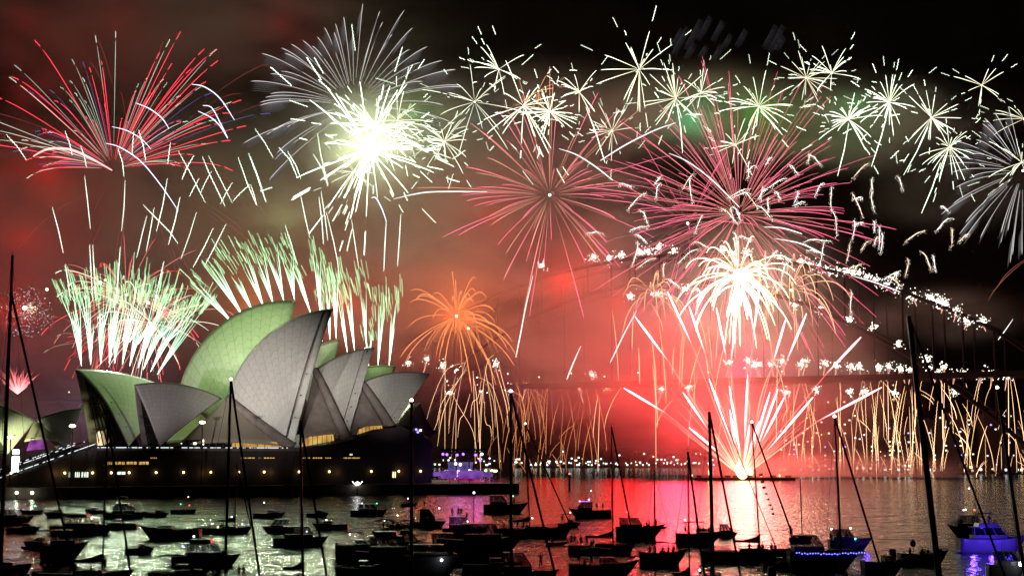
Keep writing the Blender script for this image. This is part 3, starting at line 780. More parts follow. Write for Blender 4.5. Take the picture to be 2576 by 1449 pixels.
# ------------------------------------------------------------------ fireworks
STAR = star_material()
def sc(c, k): return (c[0] * k, c[1] * k, c[2] * k)
def mixc(a, b, t): return tuple(lerp(x, y, t) for x, y in zip(a, b))
WG = (3.6, 4.5, 3.4); WB = (1.5, 1.6, 1.9); PK = (4.2, .50, 1.15); RD = (2.4, .12, .20); GD = (2.6, 1.5, .75); OR = (1.8, .62, .22); SV = (1.0, .95, .93); GN = (.42, .60, .25); BL = (.16, .15, .42); HOT = (5, 4.5, 3.6)
def px(Y): return Y / F_                             # metres per picture element of the sketch at distance Y
def wiggle(P, amp, per, ph=0):
    out = []
    for i in range(len(P) - 1):
        a, b = P[i], P[i+1]; n = max(1, int((b - a).length / (per / 4)))
        for j in range(n): out.append(a.lerp(b, j / n))
    out.append(P[-1]); d = (P[-1] - P[0]).normalized(); s = d.cross(Vector((0, 1, 0)))
    if s.length < .1: s = Vector((1, 0, 0))
    s.normalize(); s = (s + Vector((0, 0, .4))).normalized()
    return [p + s * amp * sin(2 * pi * i / 4 + ph) for i, p in enumerate(out)]
def trail(par, P, r, c0, c1=None, name='star_trail', ctip=None, dash=None, taper=True):
    n = len(P); c1 = c1 or c0; cols = []; rs = []
    for i in range(n):
        t = i / max(1, n - 1); cols.append(mixc(c0, c1, t)); rs.append(r * (.45 + .55 * min(1, 3 * t)) * (1 - (.55 * max(0, t - .75) / .25 if taper else 0)))
    m = MB().tube(P, rs, 4, cols)
    if dash: m.tube(dash[0], dash[1], 3, [dash[2]] * len(dash[0]))
    return m.build(name, STAR, par)
def arc(C, d, L, g, t0, t1, n=9, drag=.35):
    out = []
    for i in range(n):
        t = lerp(t0, t1, i / (n - 1)); s = (1 - math.exp(-t * (1 + drag))) / (1 - math.exp(-(1 + drag)))
        out.append(C + d * (L * s) + Vector((0, 0, -g * t * t)))
    return out
def rnd_dir(flat=1.0):
    z = U(-1, 1); t = U(0, 2 * pi); r = math.sqrt(1 - z * z); return Vector((r * cos(t), r * sin(t) * flat, z)).normalized()
def star_burst(u, v, Y, R, n, lab, core=(1.6, .7, .25), col=WG, w=1.5, dashes=.95, g=.06, r0=.03, cat='firework', group=None, up=-1.0, flat=1.0, wig=1.0):
    C = pt(u, v, Y); k = px(Y); e = empty('firework_burst', C, 0, lab, cat, group); Rm = R * k
    if group: w *= U(.7, 1.15); n = int(n * U(.8, 1.35)); col = mixc(sc(col, U(.45, 1)), (3.2, 2.9, 1.8), U(0, .25)); g *= U(.3, 3)
    i = 0
    while i < n:
        d = rnd_dir(flat)
        if d.z < up: continue
        i += 1; L = Rm * 1.28 * U(.5, 1.1)
        P = arc(Vector(), d, L, Rm * g, r0, U(.85, 1.0)); dash = None
        if R_() < dashes:
            a_ = U(1.08, 1.55)
            dash = (wiggle([d * (L * q_) + Vector((0, 0, -Rm * g * 1.3)) for q_ in (a_, a_ + U(.16, .38))], .9 * k * wig, 8 * k), w * k * .55, sc(col, U(.4, 1)))
        trail(e, P, w * k * .5, mixc(core, col, .55), col, dash=dash)
    MB().ball((0, 0, 0), 2.2 * k, 8, 5, col=HOT).build('burst_core', STAR, e)
    return e
random.seed(21)
SB = 'small white star shells in a row across the upper sky'
for (u, v, R, n, lb) in (
    (1000, 303, 78, 20, 'white star shell overlapping the right side of the big green white glare'),
    (891, 433, 66, 16, 'small white star shell directly below the brightest glare'),
    (1194, 257, 112, 22, 'white star shell with long rays just right of the big silver one'),
    (1118, 357, 76, 22, 'pale star shell with a short round spread right of the glare'),
    (1317, 267, 105, 26, 'yellowish white star shell, left one of a bright touching pair'),
    (1383, 282, 62, 24, 'yellowish white star shell, right one of a bright touching pair'),
    (1457, 232, 64, 18, 'white star shell right of the yellow pair, a long stem below it'),
    (1608, 175, 96, 16, 'highest white star shell near the top middle of the sky'),
    (1700, 248, 72, 24, 'white star shell with yellow heart below the highest one'),
    (1764, 233, 52, 20, 'compact white star shell touching its yellow hearted neighbour'),
    (1909, 268, 82, 24, 'white star shell between the compact one and the twin shells'),
    (2028, 197, 70, 22, 'left of the twin white star shells high on the right'),
    (2092, 185, 72, 20, 'right of the twin white star shells high on the right'),
    (2135, 301, 74, 22, 'white star shell hanging below the twin shells on a slanting stem'),
    (2237, 258, 64, 24, 'dense white star shell with a slanting stem right of the twins'),
    (2343, 296, 72, 20, 'white star shell second in the descending right hand trio'),
    (2388, 371, 72, 22, 'lowest white star shell of the descending right hand trio'),
    (1540, 330, 62, 14, 'dim star shell hanging low between the two big pink peonies'),
    (1850, 365, 58, 14, 'dim star shell behind the top rays of the largest pink peony'),
    (2470, 215, 60, 14, 'faint star shell alone high near the upper right corner'),
    (1255, 175, 66, 14, 'faint star shell above and left of the bright touching pair'),
    (2576, 300, 84, 18, 'white star shell cut by the right frame edge, upper one'),
    (2570, 409, 84, 18, 'white star shell cut by the right frame edge, lower one')):
    star_burst(u, v, U(930, 990), R, n, lb, group=SB, w=1.35, g=.05)
star_burst(1354, 230, 950, 46, 14, 'small orange star shell above the bright yellow pair', col=(1.3, .55, .25), w=1.2)
# big ones
star_burst(930, 378, 900, 150, 44, 'dense white star shell at the blinding green white glare', core=(6, 7, 4.8), w=1.9, g=.06)
e = star_burst(946, 320, 915, 120, 40, 'white star shell just above the blinding glare', core=(6, 7, 4.8), w=1.6)
MB().ball((0, 0, 0), 6, 10, 7, col=(6, 7, 5)).build('glare', STAR, [o for o in COL.objects if o.get('label') == 'dense white star shell at the blinding green white glare'][0])
def silver(u, v, Y, R, n, lab, a0, a1, gap=.15, comb=True):
    C = pt(u, v, Y); k = px(Y); e = empty('firework_burst', C, 0, lab, 'firework')
    for i in range(n):
        a = RAD(lerp(a0, a1, (i + U(.1, .9)) / n)); el = U(-.5, .5); L = R * k * U(.75, 1.1)
        d = Vector((cos(a) * cos(el), sin(el), sin(a) * cos(el)))
        P = arc(Vector(), d, L, R * k * .10, gap, 1.0, 12)
        m = MB(); cols = [sc(SV, lerp(1.0, .9, j / 11)) for j in range(12)]; m.tube(P, [.25 * k + .6 * k * j / 11 for j in range(11)] + [.15 * k], 4, cols)
        if comb:
            for q in range(1, 6):                     # dim glowing strands for the trail's smear beside the bright line
                Pq = [p + Vector((-1.9 * q * k, 0, -5.0 * q * k * 1.0)) for p in P[5:11]]
                m.tube(Pq, [.2 * k, .8 * k, 1.0 * k, 1.0 * k, .8 * k, .2 * k], 3, [sc(SV, .22 / (1 + .45 * q))] * 6)
        m.build('silver_trail', STAR, e)
    MB().ball((0, 0, 0), 3 * k, 8, 5, col=HOT).build('burst_core', STAR, e)
silver(890, 266, 940, 275, 46, 'huge silver chrysanthemum with feathery tails above the green glare', -10, 215)
silver(2573, 430, 960, 215, 30, 'large silver chrysanthemum cut by the right edge, feathery rays pointing left', 95, 280)
def faint_feathers(u0, v0, n, lab, Y=1000, du=22, lean=.3):
    k = px(Y); e = empty('spent_firework', pt(u0, v0, Y), 0, lab, 'firework'); 
    for i in range(n):
        x = (i % 6) * du + U(-6, 6); z = -(i // 6) * 38 + U(-14, 14); L = U(30, 80)
        P = [Vector((x * k, 0, z * k)) + Vector((lean * L * k * t + 3 * k * sin(t * 2), 0, L * k * t)) for t in (0, .3, .6, 1)]
        m = MB()
        for q in range(5): m.tube([p + Vector((2.6 * q * k, 0, -2 * q * k)) for p in P], [.06 * k, .12 * k, .14 * k, .05 * k], 3, [sc((.22, .21, .25), 1 - .15 * q)] * 4)
        m.build('faint_streak', STAR, e)  # faint glowing strands of the spent trail
faint_feathers(1690, 110, 10, 'faint grey feathers of a spent firework high above the middle', du=32, lean=.5)
faint_feathers(1920, 130, 3, 'thin brown wisp of a spent firework at upper right', du=14, lean=.5)
# thin slanting stems
def stem(pts, Y, r, c, lab, name='rising_tail', cat='firework', grp=None, c1=None, wig=0):
    k = px(Y); P = [pt(u, v, Y) for u, v in pts]
    if wig: P = wiggle(P, wig * k, 9 * k)
    else:
        Q_ = []
        for a, b in zip(P, P[1:]): Q_ += [a.lerp(b, j / 3) for j in range(3)]
        P = Q_ + [P[-1]]
    o0 = P[0].copy(); o = trail(None, [p - o0 for p in P], r * k * .5, c, c1 or c, name); o.location = o0
    return tag(o, lab, cat, grp)
G4 = 'slanting stems under the right hand star shells'
for a, b, lb in (((2135, 310), (2107, 443), 'thin pale stem slanting down from the shell below the twins'), ((2237, 265), (2192, 420), 'thin pale stem slanting down from the dense shell right of the twins'), ((2335, 320), (2273, 441), 'thin pale stem under the second shell of the right trio'), ((2366, 410), (2318, 537), 'thin pale stem under the lowest shell of the right trio'), ((1702, 260), (1717, 385), 'thin pale stem below the yellow hearted shell'), ((1474, 270), (1522, 410), 'long thin stem curving down right from the shell beside the pair'), ((1913, 280), (1968, 340), 'short pale stem under the shell left of the twins')):
    stem([a, ((a[0]+b[0])/2 + 3, (a[1]+b[1])/2), b], 960, 2.0, sc(WG, .7), lb, grp=G4)
# pink and red peonies
random.seed(33)
def peony(u, v, Y, R, n, lab, col=PK, w=.75, g=.05, up=-1, r0=.10, kk=(.5, 1.15), dot=5, c_in=(.45, .12, .10), flat=1, dashes=0.0):
    C = pt(u, v, Y); k = px(Y); e = empty('firework_burst', C, 0, lab, 'firework'); i = 0
    while i < n:
        d = rnd_dir(flat)
        if d.z < up: continue
        i += 1; L = R * k * U(*kk); c = col if not isinstance(col, list) else random.choice(col)
        dash = None
        if R_() < dashes: dash = (wiggle(arc(Vector(), d, L, R * k * g, 1.08, 1.35, 4), .8 * k, 6 * k), .8 * k, sc(c, .8))
        trail(e, arc(Vector(), d, L, R * k * g, r0, 1.0, 10), w * k * .5, c_in, sc(c, U(.6, 1.15)), dash=dash)
    if n > 100:
        m = MB()
        for j in range(150):
            P = arc(Vector(), rnd_dir(), R * k * U(*kk), R * k * g, U(.15, .4), 1.0, 8); c = sc(col, U(.3, .8)); m.tube(P, w * k * .36, 3, [mixc(c_in, c, q / 7) for q in range(8)])
        tag(m.build('faint_star_trails', STAR, e), kind='stuff')
    if dot: MB().ball((0, 0, 0), dot * k * .7, 10, 6, col=HOT).build('burst_core', STAR, e)
    return e
peony(1383, 491, 940, 300, 84, 'large pink peony with thin rays and a bright dot, centre of the sky', col=[PK, PK, (2.6, 1.1, .7)], c_in=(.9, .4, .25), w=.85)
peony(1858, 538, 930, 420, 110, 'largest pink peony with long thin rays above the golden burst', w=.8, kk=(.45, 1.05), g=.05, c_in=(1.3, .45, .35), r0=.05)
peony(1730, 562, 950, 300, 46, 'pink and pale peony with a white dot left of the largest pink one', col=[PK, PK, (.7, .55, .35), (.5, .45, .4)], kk=(.4, 1.0))
peony(330, 420, 960, 420, 34, 'faint red peony whose thin rays reach the left frame edge', col=(.55, .08, .06), w=.9, g=.16, dot=0, c_in=(.2, .05, .04), r0=.3, kk=(.7, 1.2))
# multicoloured palm at upper left
C = pt(285, 425, 880); k = px(880); e = empty('firework_burst', C, 0, 'big red green and blue palm fanning over the upper left sky', 'firework')
for i in range(99):
    a = RAD(lerp(0, 176, R_())); el = U(-.6, .6); L = U(130, 400) * k * (1 if sin(a) > .35 else .95)
    d = Vector((cos(a) * cos(el) * 1.05, sin(el), sin(a) * cos(el) * .98))
    gg = U(6, 30) * k; c = random.choice([RD, RD, RD, RD, sc(WG, .30), sc(WG, .2), BL]); wdt = 1.6 if c is RD else 1.1
    P = arc(Vector(), d, L, gg, .10, 1.0, 11, .25)
    dash = (wiggle(arc(Vector(), d, L, gg, 1.07, 1.26, 4, .25), 1.1 * k, 6 * k), .9 * k, sc(c, .8))
    trail(e, P, wdt * k * .5, sc(c, .5), c, dash=dash)
# peonies behind the left comet fan
peony(318, 742, 800, 195, 66, 'dense red peony behind the left row of comets', col=[RD, RD, (1.5, .4, .4), sc(WG, .6)], w=1.0, dot=4, c_in=(1.2, .5, .35), g=.12, r0=.06, dashes=.6)
peony(378, 812, 790, 178, 60, 'pale and red peony low behind the left row of comets', col=[(1.5, 1.1, .9), RD, sc(WG, .8), (1.4, .5, .5)], w=1.2, dot=4, c_in=(1.6, .8, .6), g=.14, r0=.05, dashes=.6)
peony(250, 860, 800, 110, 50, 'small red peony at the left foot of the comet row', col=[RD, sc(RD, .6), (.5, .6, .3)], w=1, dot=0, g=.12, dashes=.5)
peony(2600, 640, 1000, 160, 16, 'dull orange peony beyond the right frame edge', col=(.5, .2, .08), w=1.2, dot=0, g=.2, kk=(.6, 1.2))
# crackle clusters: countless specks
def crackle(u, v, Y, R, n, lab, col=(1.6, 1.5, 1.5), ell=1.0, r=.8):
    k = px(Y); m = MB()
    for i in range(n):
        d = rnd_dir() * (R * k * (R_() ** .5)); d.z *= ell
        m.spark(d, r * k * U(.4, 1.1), sc(col, U(.4, 1.2)))
    o = m.build('crackling_sparks', STAR); o.location = pt(u, v, Y); return tag(o, lab, 'sparks', kind='stuff')
crackle(70, 790, 880, 70, 420, 'cloud of white crackling specks at the far left', r=1.0); crackle(78, 775, 880, 16, 70, 'knot of yellow white crackling specks at far left', (2.6, 2, 1.4), r=1.4)
crackle(290, 760, 780, 120, 300, 'crackling specks scattered through the left comet fan', (1.6, 1.3, 1))
for (u, v, rr) in ((252, 711, 5), (62, 775, 6), (215, 748, 4), (265, 705, 3), (373, 762, 4), (118, 728, 4), (413, 775, 3)):
    o = MB().ball((0, 0, 0), rr * .2, 8, 6, col=(5, 4, 2.8)).build('burning_flare', STAR); o.location = pt(u, v, 800); tag(o, 'pale burning flare ball floating in the left hand crackle', 'flare', 'burning flare balls at left')
# orange palms
def palm(u, v, Y, R, n, lab, col, w, g, up=-.2, kk=(.7, 1.1), r0=.1, c_in=None, dot=3):
    C = pt(u, v, Y); k = px(Y); e = empty('firework_burst', C, 0, lab, 'firework'); i = 0
    while i < n:
        d = rnd_dir()
        if d.z < up: continue
        i += 1; trail(e, arc(Vector(), d, R * k * U(*kk), R * k * g * U(.7, 1.2), r0, 1.0, 14, .5), w * k * .5 * U(.7, 1.1), c_in or sc(col, .8), sc(col, U(.8, 1.3)))
    if dot: MB().ball((0, 0, 0), dot * k, 8, 6, col=HOT).build('burst_core', STAR, e)
palm(1148, 795, 940, 155, 44, 'thick orange palm burst beside the rightmost shell', OR, 1.5, .35, up=-.9)
palm(1178, 826, 960, 90, 12, 'thin orange palm drooping right of the thick one', sc(OR, .6), 1.0, .8)
palm(1858, 690, 960, 158, 60, 'blinding golden white palm above the red fan', (9, 6.5, 3.8), 1.6, .4, up=-1, kk=(.6, 1.15), dot=14)
palm(1858, 715, 940, 70, 24, 'hot white inner burst inside the golden palm', (14, 11, 7.5), 2.6, .3, up=-1, dot=0)
palm(1990, 730, 970, 150, 24, 'thin golden palm right of the blinding one', GD, 1.4, .8)
palm(1640, 740, 970, 110, 20, 'thin golden palm left of the blinding one', sc(GD, .8), 1.3, .8)
# hand traced falling comets
ZT = .5218
def z(o, pts, low=False): return [(o * 630 + a * ZT, b * ZT + (693 if low else 0)) for a, b in pts]
FALL = [(0, [(408,850),(420,950),(436,1105)]),(0, [(603,870),(598,1000),(586,1115)]),(0, [(252,1000),(282,1110),(305,1220)]),(0, [(432,1180),(440,1330),(447,1449)]),(0, [(447,1180),(455,1330),(462,1449)]),(0, [(580,1190),(570,1330),(560,1449)]),(0, [(316,1275),(328,1360),(340,1449)]),(0, [(708,1040),(685,1130),(659,1243)]),(0, [(743,1002),(725,1110),(705,1212)]),(0, [(807,860),(785,990),(754,1117)]),(0, [(868,950),(845,1060),(812,1180)]),(0, [(947,1023),(915,1130),(872,1250)]),(0, [(1028,1100),(985,1190),(930,1290)]),(0, [(1090,1080),(1040,1180),(985,1285)]),(0, [(790,1260),(770,1350),(745,1449)]),(0, [(690,988),(760,1060),(820,1120),(858,1175)]),(0, [(860,730),(915,830),(990,978)]),(0, [(935,750),(900,810),(877,867)]),(0, [(1005,752),(1060,860),(1120,980)]),(0, [(1148,760),(1190,880),(1237,990)]),(0, [(1198,740),(1240,850),(1282,975)]),(0, [(960,860),(935,905),(913,948)]),(0, [(1020,825),(990,880),(965,935)]),(0, [(1205,890),(1160,930),(1123,970)]),(0, [(1120,880),(1090,930),(1062,985)]),(0, [(975,755),(1010,840),(1085,995)]),(0, [(313,632),(335,690),(348,750)]),(0, [(388,703),(405,750),(418,810)]),(0, [(30,650),(85,710),(128,773)]),(0, [(567,715),(590,780),(598,853)]),(0, [(645,633),(640,690),(637,748)]),(0, [(668,628),(690,700),(703,775)]),(0, [(822,687),(815,740),(808,793)]),
 (1, [(238,923),(262,1040),(287,1150)]),(1, [(330,950),(345,1070),(352,1178)]),(1, [(340,922),(360,1050),(373,1158)]),(1, [(365,1022),(400,1160),(420,1260),(430,1360)]),(1, [(487,1058),(505,1180),(523,1297)]),(1, [(725,1032),(718,1150),(709,1283)]),(1, [(655,1065),(648,1190),(643,1308)]),(1, [(167,1085),(195,1170),(222,1268)]),(1, [(0,757),(40,860),(75,975)]),(1, [(0,890),(18,940),(30,990)]),(1, [(22,622),(70,690),(110,762)]),(1, [(137,712),(190,770),(228,860)]),(1, [(178,730),(220,800),(243,865)]),(1, [(303,745),(350,820),(373,900)]),(1, [(323,645),(340,750),(375,895)]),(1, [(580,760),(600,850),(613,955)])]
GF = 'white comets falling above the sails'
def where(pts):
    u, v = pts[0]; L = abs(pts[-1][1] - v); lean = pts[-1][0] - u
    return '%swhite comet falling %s, head %d %% across and %d %% down' % ('short ' if L < 45 else 'long ' if L > 100 else '', 'straight' if abs(lean) < 10 else 'rightward' if lean > 0 else 'leftward', round(u / 25.76), round(v / 14.49))
for zo, P in FALL:
    P = z(zo, P); stem(P, 780, U(.9, 1.5), (3, 3.8, 3), where(P), 'falling_comet', 'comet', GF, wig=1.0)
ARCS = [(0, [(925,408),(985,420),(1060,475),(1130,580)], 3), (0, [(655,498),(720,525),(780,570),(815,622)], 3), (0, [(955,537),(1020,570),(1065,615),(1098,670)], 3), (0, [(978,510),(1020,520),(1060,590),(1098,665)], 3), (0, [(540,612),(610,630),(680,670),(728,720)], 2.4), (0, [(510,692),(580,712),(680,780),(780,900),(860,1018)], 3), (1, [(583,955),(605,955),(635,1010),(655,1068)], 3.2), (1, [(500,515),(545,590),(580,700),(600,850)], 5)]
def smooth(P, n=5):
    out = []
    for i in range(len(P) - 1):
        p0, p1, p2, p3 = P[max(0, i-1)], P[i], P[i+1], P[min(len(P)-1, i+2)]
        for j in range(n):
            t = j / n; out.append(tuple(.5 * ((2*b) + (-a + c) * t + (2*a - 5*b + 4*c - d) * t*t + (-a + 3*b - 3*c + d) * t**3) for a, b, c, d in zip(p0, p1, p2, p3)))
    return out + [P[-1]]
names = ['long pale blue arc falling at the right of the upper left palm', 'pale arc inside the red palm', 'upper of two arcs that meet in a point right of the palm', 'lower of two arcs that meet in a point right of the palm', 'short white arc under the red palm', 'long white arc sweeping from the red palm down toward the highest green shell', 'hooked white comet above the tallest shells', 'thick white arc dropping into the blinding glare']
for (zo, P, w), lb in zip(ARCS, names): stem(smooth(z(zo, P)), 800, w * .7, (1.9, 2, 2.5), lb, 'arcing_comet', 'comet')
stem(smooth(z(0, [(160,755),(215,725),(275,716),(350,725),(440,765),(540,822)])), 820, 5.5, (3.2, .9, .9), 'thick glowing red arc low in the upper left palm', 'arcing_comet', 'comet')
# comet fans launched from the ridges of the rear shells
def fountain(u, v, du, dv, lab, Y, n=6, spread=9, name='comet_fan', w=1.05, tips=5, grp='comet fans fired from the shell ridges'):
    k = px(Y); C = pt(u, v, Y); e = empty(name, C, 0, lab, 'firework', grp)
    for i in range(n):
        f = (i - (n - 1) / 2) / max(1, (n - 1) / 2) if n > 1 else 0; L = U(.5, 1.1)
        d = Vector(((du + f * spread) * k, U(-4, 4) * k, -dv * k)) * L
        P = [d * t + Vector((0, 0, -6 * k * t * t)) for t in [j / 8 for j in range(9)]]
        trail(e, P, w * k * .5 * U(.5, 1.1), (3.8, 6, 4.6), (1.1, 2.4, 1.3), 'comet_trail', taper=True)
    for i in range(tips):
        t0 = U(.68, 1.1); b = Vector(((du * t0 + U(-22, 22)) * k, U(-5, 5) * k, -dv * k * t0)); L = U(.10, .28)
        P = wiggle([b, b + Vector((du * L * k - 5 * k, 0, -dv * L * k))], 1.2 * k, 6 * k)
        MB().tube(P, .42 * k, 3, [sc((1.15, 2.3, 1.1), U(.6, 1.3))] * len(P)).build('spark_tail', STAR, e)
A = [(393,437,-62,-400),(437,430,-20,-400),(485,428,0,-380),(527,427,20,-410),(553,425,15,-300),(590,428,55,-400),(625,437,80,-400),(665,447,110,-380),(690,455,130,-360),(725,465,160,-350),(758,478,195,-330)]
for i, (a, b, c, d) in enumerate(A):
    u, v = z(0, [(a, b)], True)[0]
    fountain(u, v, c * ZT, d * ZT, '%s white comet fan on the broad left shell, counted from the left' % ('first second third fourth fifth sixth seventh eighth ninth tenth eleventh'.split()[i]), 646 + (u - 200) * .12, spread=20, tips=16)
    fountain(u, v - 60, c * ZT * 1.2 + U(-14, 14), d * ZT * U(.55, .72), 'thin upper spray over the %s comet fan of the broad left shell' % ('first second third fourth fifth sixth seventh eighth ninth tenth eleventh'.split()[i]), 656 + (u - 200) * .12, n=4, spread=18, w=1.0, tips=16)
Bf = [(1125,235,-290,-330),(1175,203,-250,-400),(1220,178,-215,-430),(1272,157,-170,-440),(1318,140,-140,-440),(1368,122,-110,-430),(1420,118,-70,-400)]
for i, (a, b, c, d) in enumerate(Bf):
    u, v = z(0, [(a, b)], True)[0]
    fountain(u, v, c * ZT * .62, d * ZT * .62, '%s comet fan on the highest green shell, counted from the left' % ('first second third fourth fifth sixth seventh'.split()[i]), 655 + (u - 590) * .15, spread=17, w=1.25, tips=14, n=7)
Cf = [(1,293,190,-75,-215,672),(1,335,175,-15,-240,675),(1,347,317,-5,-230,690),(1,383,310,-14,-260,690),(1,413,305,-10,-260,692),(1,467,370,-40,-270,700),(1,502,362,-35,-280,702),(1,560,350,-20,-290,705),(1,570,435,5,-150,712),(1,615,435,14,-270,715),(1,668,437,22,-290,717)]
lbs = ['left leaning comet fan behind the peak of the tallest grey shell', 'upright comet fan at the peak of the tallest grey shell', 'narrow comet fan hidden low behind the tallest peak', 'left comet fan on the green ridge between the grey shells', 'right comet fan on the green ridge between the grey shells', 'left comet fan over the second grey shell', 'middle comet fan over the second grey shell', 'right comet fan over the second grey shell', 'short comet fan behind the tip of the second grey shell', 'bright comet fan on the low green shell top', 'rightmost comet fan of the opera house']
for (zo, a, b, c, d, Y), lb in zip(Cf, lbs):
    u, v = z(zo, [(a, b)], True)[0]; fountain(u, v, c * ZT * 1.15, d * ZT * 1.15, lb, Y, spread=9, n=7, tips=18, w=1.2)
# red fan from the barge
e = empty('red_comet_fan', pt(1868, 1200, 888), 0, 'huge fan of red white comets rising from the barge', 'firework'); O = e.location.copy(); k = px(888)
BF = [((600,537),(800,660),0),((893,735),(1060,870),0),((893,557),(1010,740),0),((985,505),(1100,800),0),((1035,525),(1110,760),0),((1108,530),(1150,800),0),((1200,475),(1180,800),0),((1285,565),(1210,820),0),((1335,590),(1240,800),0),((638,205),(800,415),0),((795,85),(915,335),0),((917,140),(990,370),0),((1040,155),(1088,400),0),((1130,120),(1100,430),0),((1240,60),(1212,300),0),((1402,200),(1327,420),0),((1512,165),(1397,410),0),((1772,285),(1587,470),0),((1855,535),(1537,700),0),((1482,590),(1267,850),0),((1342,545),(1230,850),0),((1200,720),(1175,900),0),((1130,640),(1150,850),0),((1090,700),(1140,860),0),((1260,700),(1195,880),0)]
for a, b, _ in BF:
    (u0, v0), (u1, v1) = z(2, [a, b], True); P0, P1 = pt(u0, v0, 888) - O, pt(u1, v1, 888) - O
    yo = U(-25, 25); n = 7; P0.y += yo; P1.y += yo * .6
    P = [P1.lerp(P0, j / n) for j in range(n + 1)]
    m = MB(); rs = [.7 * k, 1.8 * k, 2.8 * k, 3.4 * k, 3.5 * k, 3.4 * k, 2.8 * k, .8 * k]; m.tube(P, [r * .72 for r in rs], 5, [mixc((4, .6, .55), (12, 3.2, 3.4), min(1, j / 4)) for j in range(8)])
    Z0 = P1 * .06; m.tube([Z0, P1 * .5, P1], [.6 * k, .75 * k, .8 * k], 4, [(5, 2.0, 1.2), (3, .7, .55), (2.4, .4, .35)])
    m.build('comet_trail', STAR, e)
for i in range(46):
    a = RAD(lerp(36, 144, (i + U(0, 1)) / 46)); L = U(60, 300) * k
    MB().tube([Vector((cos(a) * L * .1, 0, sin(a) * L * .1)), Vector((cos(a) * L, U(-6, 6), sin(a) * L))], [.5 * k, .28 * k], 4, [(4, 1.6, 1), (1.6, .35, .35)]).build('comet_trail', STAR, e)
MB().ball((0, 0, 2), 3.2, 8, 6, col=(6, 3, 1.4)).build('muzzle_flash', STAR, e)
e = empty('red_comet_fan', pt(44, 990, 1230), 0, 'small dense red fan rising from the bridge at far left', 'firework'); k = px(1230)
for i in range(34):
    a = RAD(lerp(38, 142, (i + U(0, 1)) / 34)); L = U(40, 74) * k
    MB().tube([Vector(), Vector((cos(a) * L * .6, U(-3, 3), sin(a) * L * .6)), Vector((cos(a) * L, U(-6, 6), sin(a) * L))], [1.6 * k, 1.3 * k, .4 * k], 4, [(4, 2, 2), (2.2, .5, .5), (1.1, .1, .14)]).build('comet_trail', STAR, e)
# jets and sparkling mines along the bridge
def on_bridge_t(u):
    lo, hi = -800.0, 300.0
    for _ in range(40):
        m_ = (lo + hi) / 2; P = Bp(m_, 60); 
        if 1288 + P.x * F_ / P.y < u: lo = m_
        else: hi = m_
    return lo
def mine(u, v, R, lab, jet=0, grp='sparkling mines along the bridge', lean=0, n=60, kcol=(2.4, 2.2, 1.8)):
    t = on_bridge_t(u); Y = Bp(t, 0, 16).y; k = px(Y); e = empty('spark_mine', pt(u, v, Y), 0, lab, 'sparks', grp); m = MB()
    for i in range(n):
        d = rnd_dir() * (R * k * abs(random.gauss(0, .42))); m.spark(d, U(.7, 1.9) * k, sc(kcol, U(.8, 2.0)))
    o = m.build('sparks', STAR, e); tag(o, kind='stuff')
    if jet:
        for q in (-3, -1, 1, 3):
            MB().tube([Vector((-lean * k, 0, -jet * k)), Vector((-lean * .4 * k + q * .3 * k, 0, -jet * .5 * k)), Vector((q * k, 0, -2 * k))], [.4 * k, .9 * k, 1.0 * k], 4, [(2.2, 1.0, .7), (.75, .36, .27), (.38, .19, .15)]).build('jet', STAR, e)
deck = [(2, [(120, 535), (245, 535), (380, 545), (510, 548), (775, 548), (905, 540), (1100, 420), (1190, 410), (1225, 425)], 15), (3, [(30, 430), (95, 432), (150, 415), (235, 430), (260, 410), (355, 425), (410, 435), (480, 440), (520, 445), (615, 445), (665, 440), (722, 450), (768, 455), (865, 445), (905, 470), (930, 440), (980, 480), (1020, 470), (1108, 485), (1160, 480), (1232, 485)], 19), (3, [(312, 548), (475, 560), (550, 558), (690, 563), (170, 560), (980, 560)], 17), (1, [(925, 435), (990, 450), (850, 405), (960, 560), (1115, 550), (760, 420), (1180, 430), (1250, 540)], 19)]
for zo, L, R in deck:
    for i, q in enumerate(L):
        u, v = z(zo, [q], True)[0]; dim = u < 1640
        mine(u, v, R * ZT * 2, 'white sparkling mine in the row along the bridge deck, %d %% across the frame' % round(u / 25.76), jet=(0 if R == 17 or dim and i % 2 else 36), lean=random.choice((-9, 9, -5, 6)), n=26 if dim and zo == 2 else 60, kcol=(1.4, .7, .35) if dim and zo == 2 else (2.4, 2.2, 1.8))
arch = [(2, False, [(522, 1245), (580, 1230), (670, 1215), (710, 1210), (760, 1192), (833, 1212), (1070, 1205), (1185, 1215), (445, 1240), (200, 1280)]), (3, False, [(135, 1250), (240, 1260), (325, 1285), (380, 1310), (460, 1310), (520, 1315), (600, 1350), (180, 1262), (280, 1275), (355, 1300), (420, 1308), (490, 1318), (560, 1335), (650, 1372), (700, 1395)]), (3, True, [(780, 100), (860, 110), (900, 125), (930, 135), (990, 175), (1040, 215), (1112, 220), (710, 335), (590, 250), (330, 160), (75, 90), (210, 140), (470, 215), (845, 400)]), (2, True, [(625, 100), (885, 65), (1280, 95), (760, 85), (440, 480)])]
for zo, low, L in arch:
    for q in L:
        u, v = z(zo, [q], low)[0]; big = u > 2270 and v < 830
        mine(u, v, 26 if big else 21, 'white sparkling mine above the bridge arch, %d %% across the frame' % round(u / 25.76), jet=26 if big else 0, lean=random.choice((-9, 9)), n=110 if big else 70)
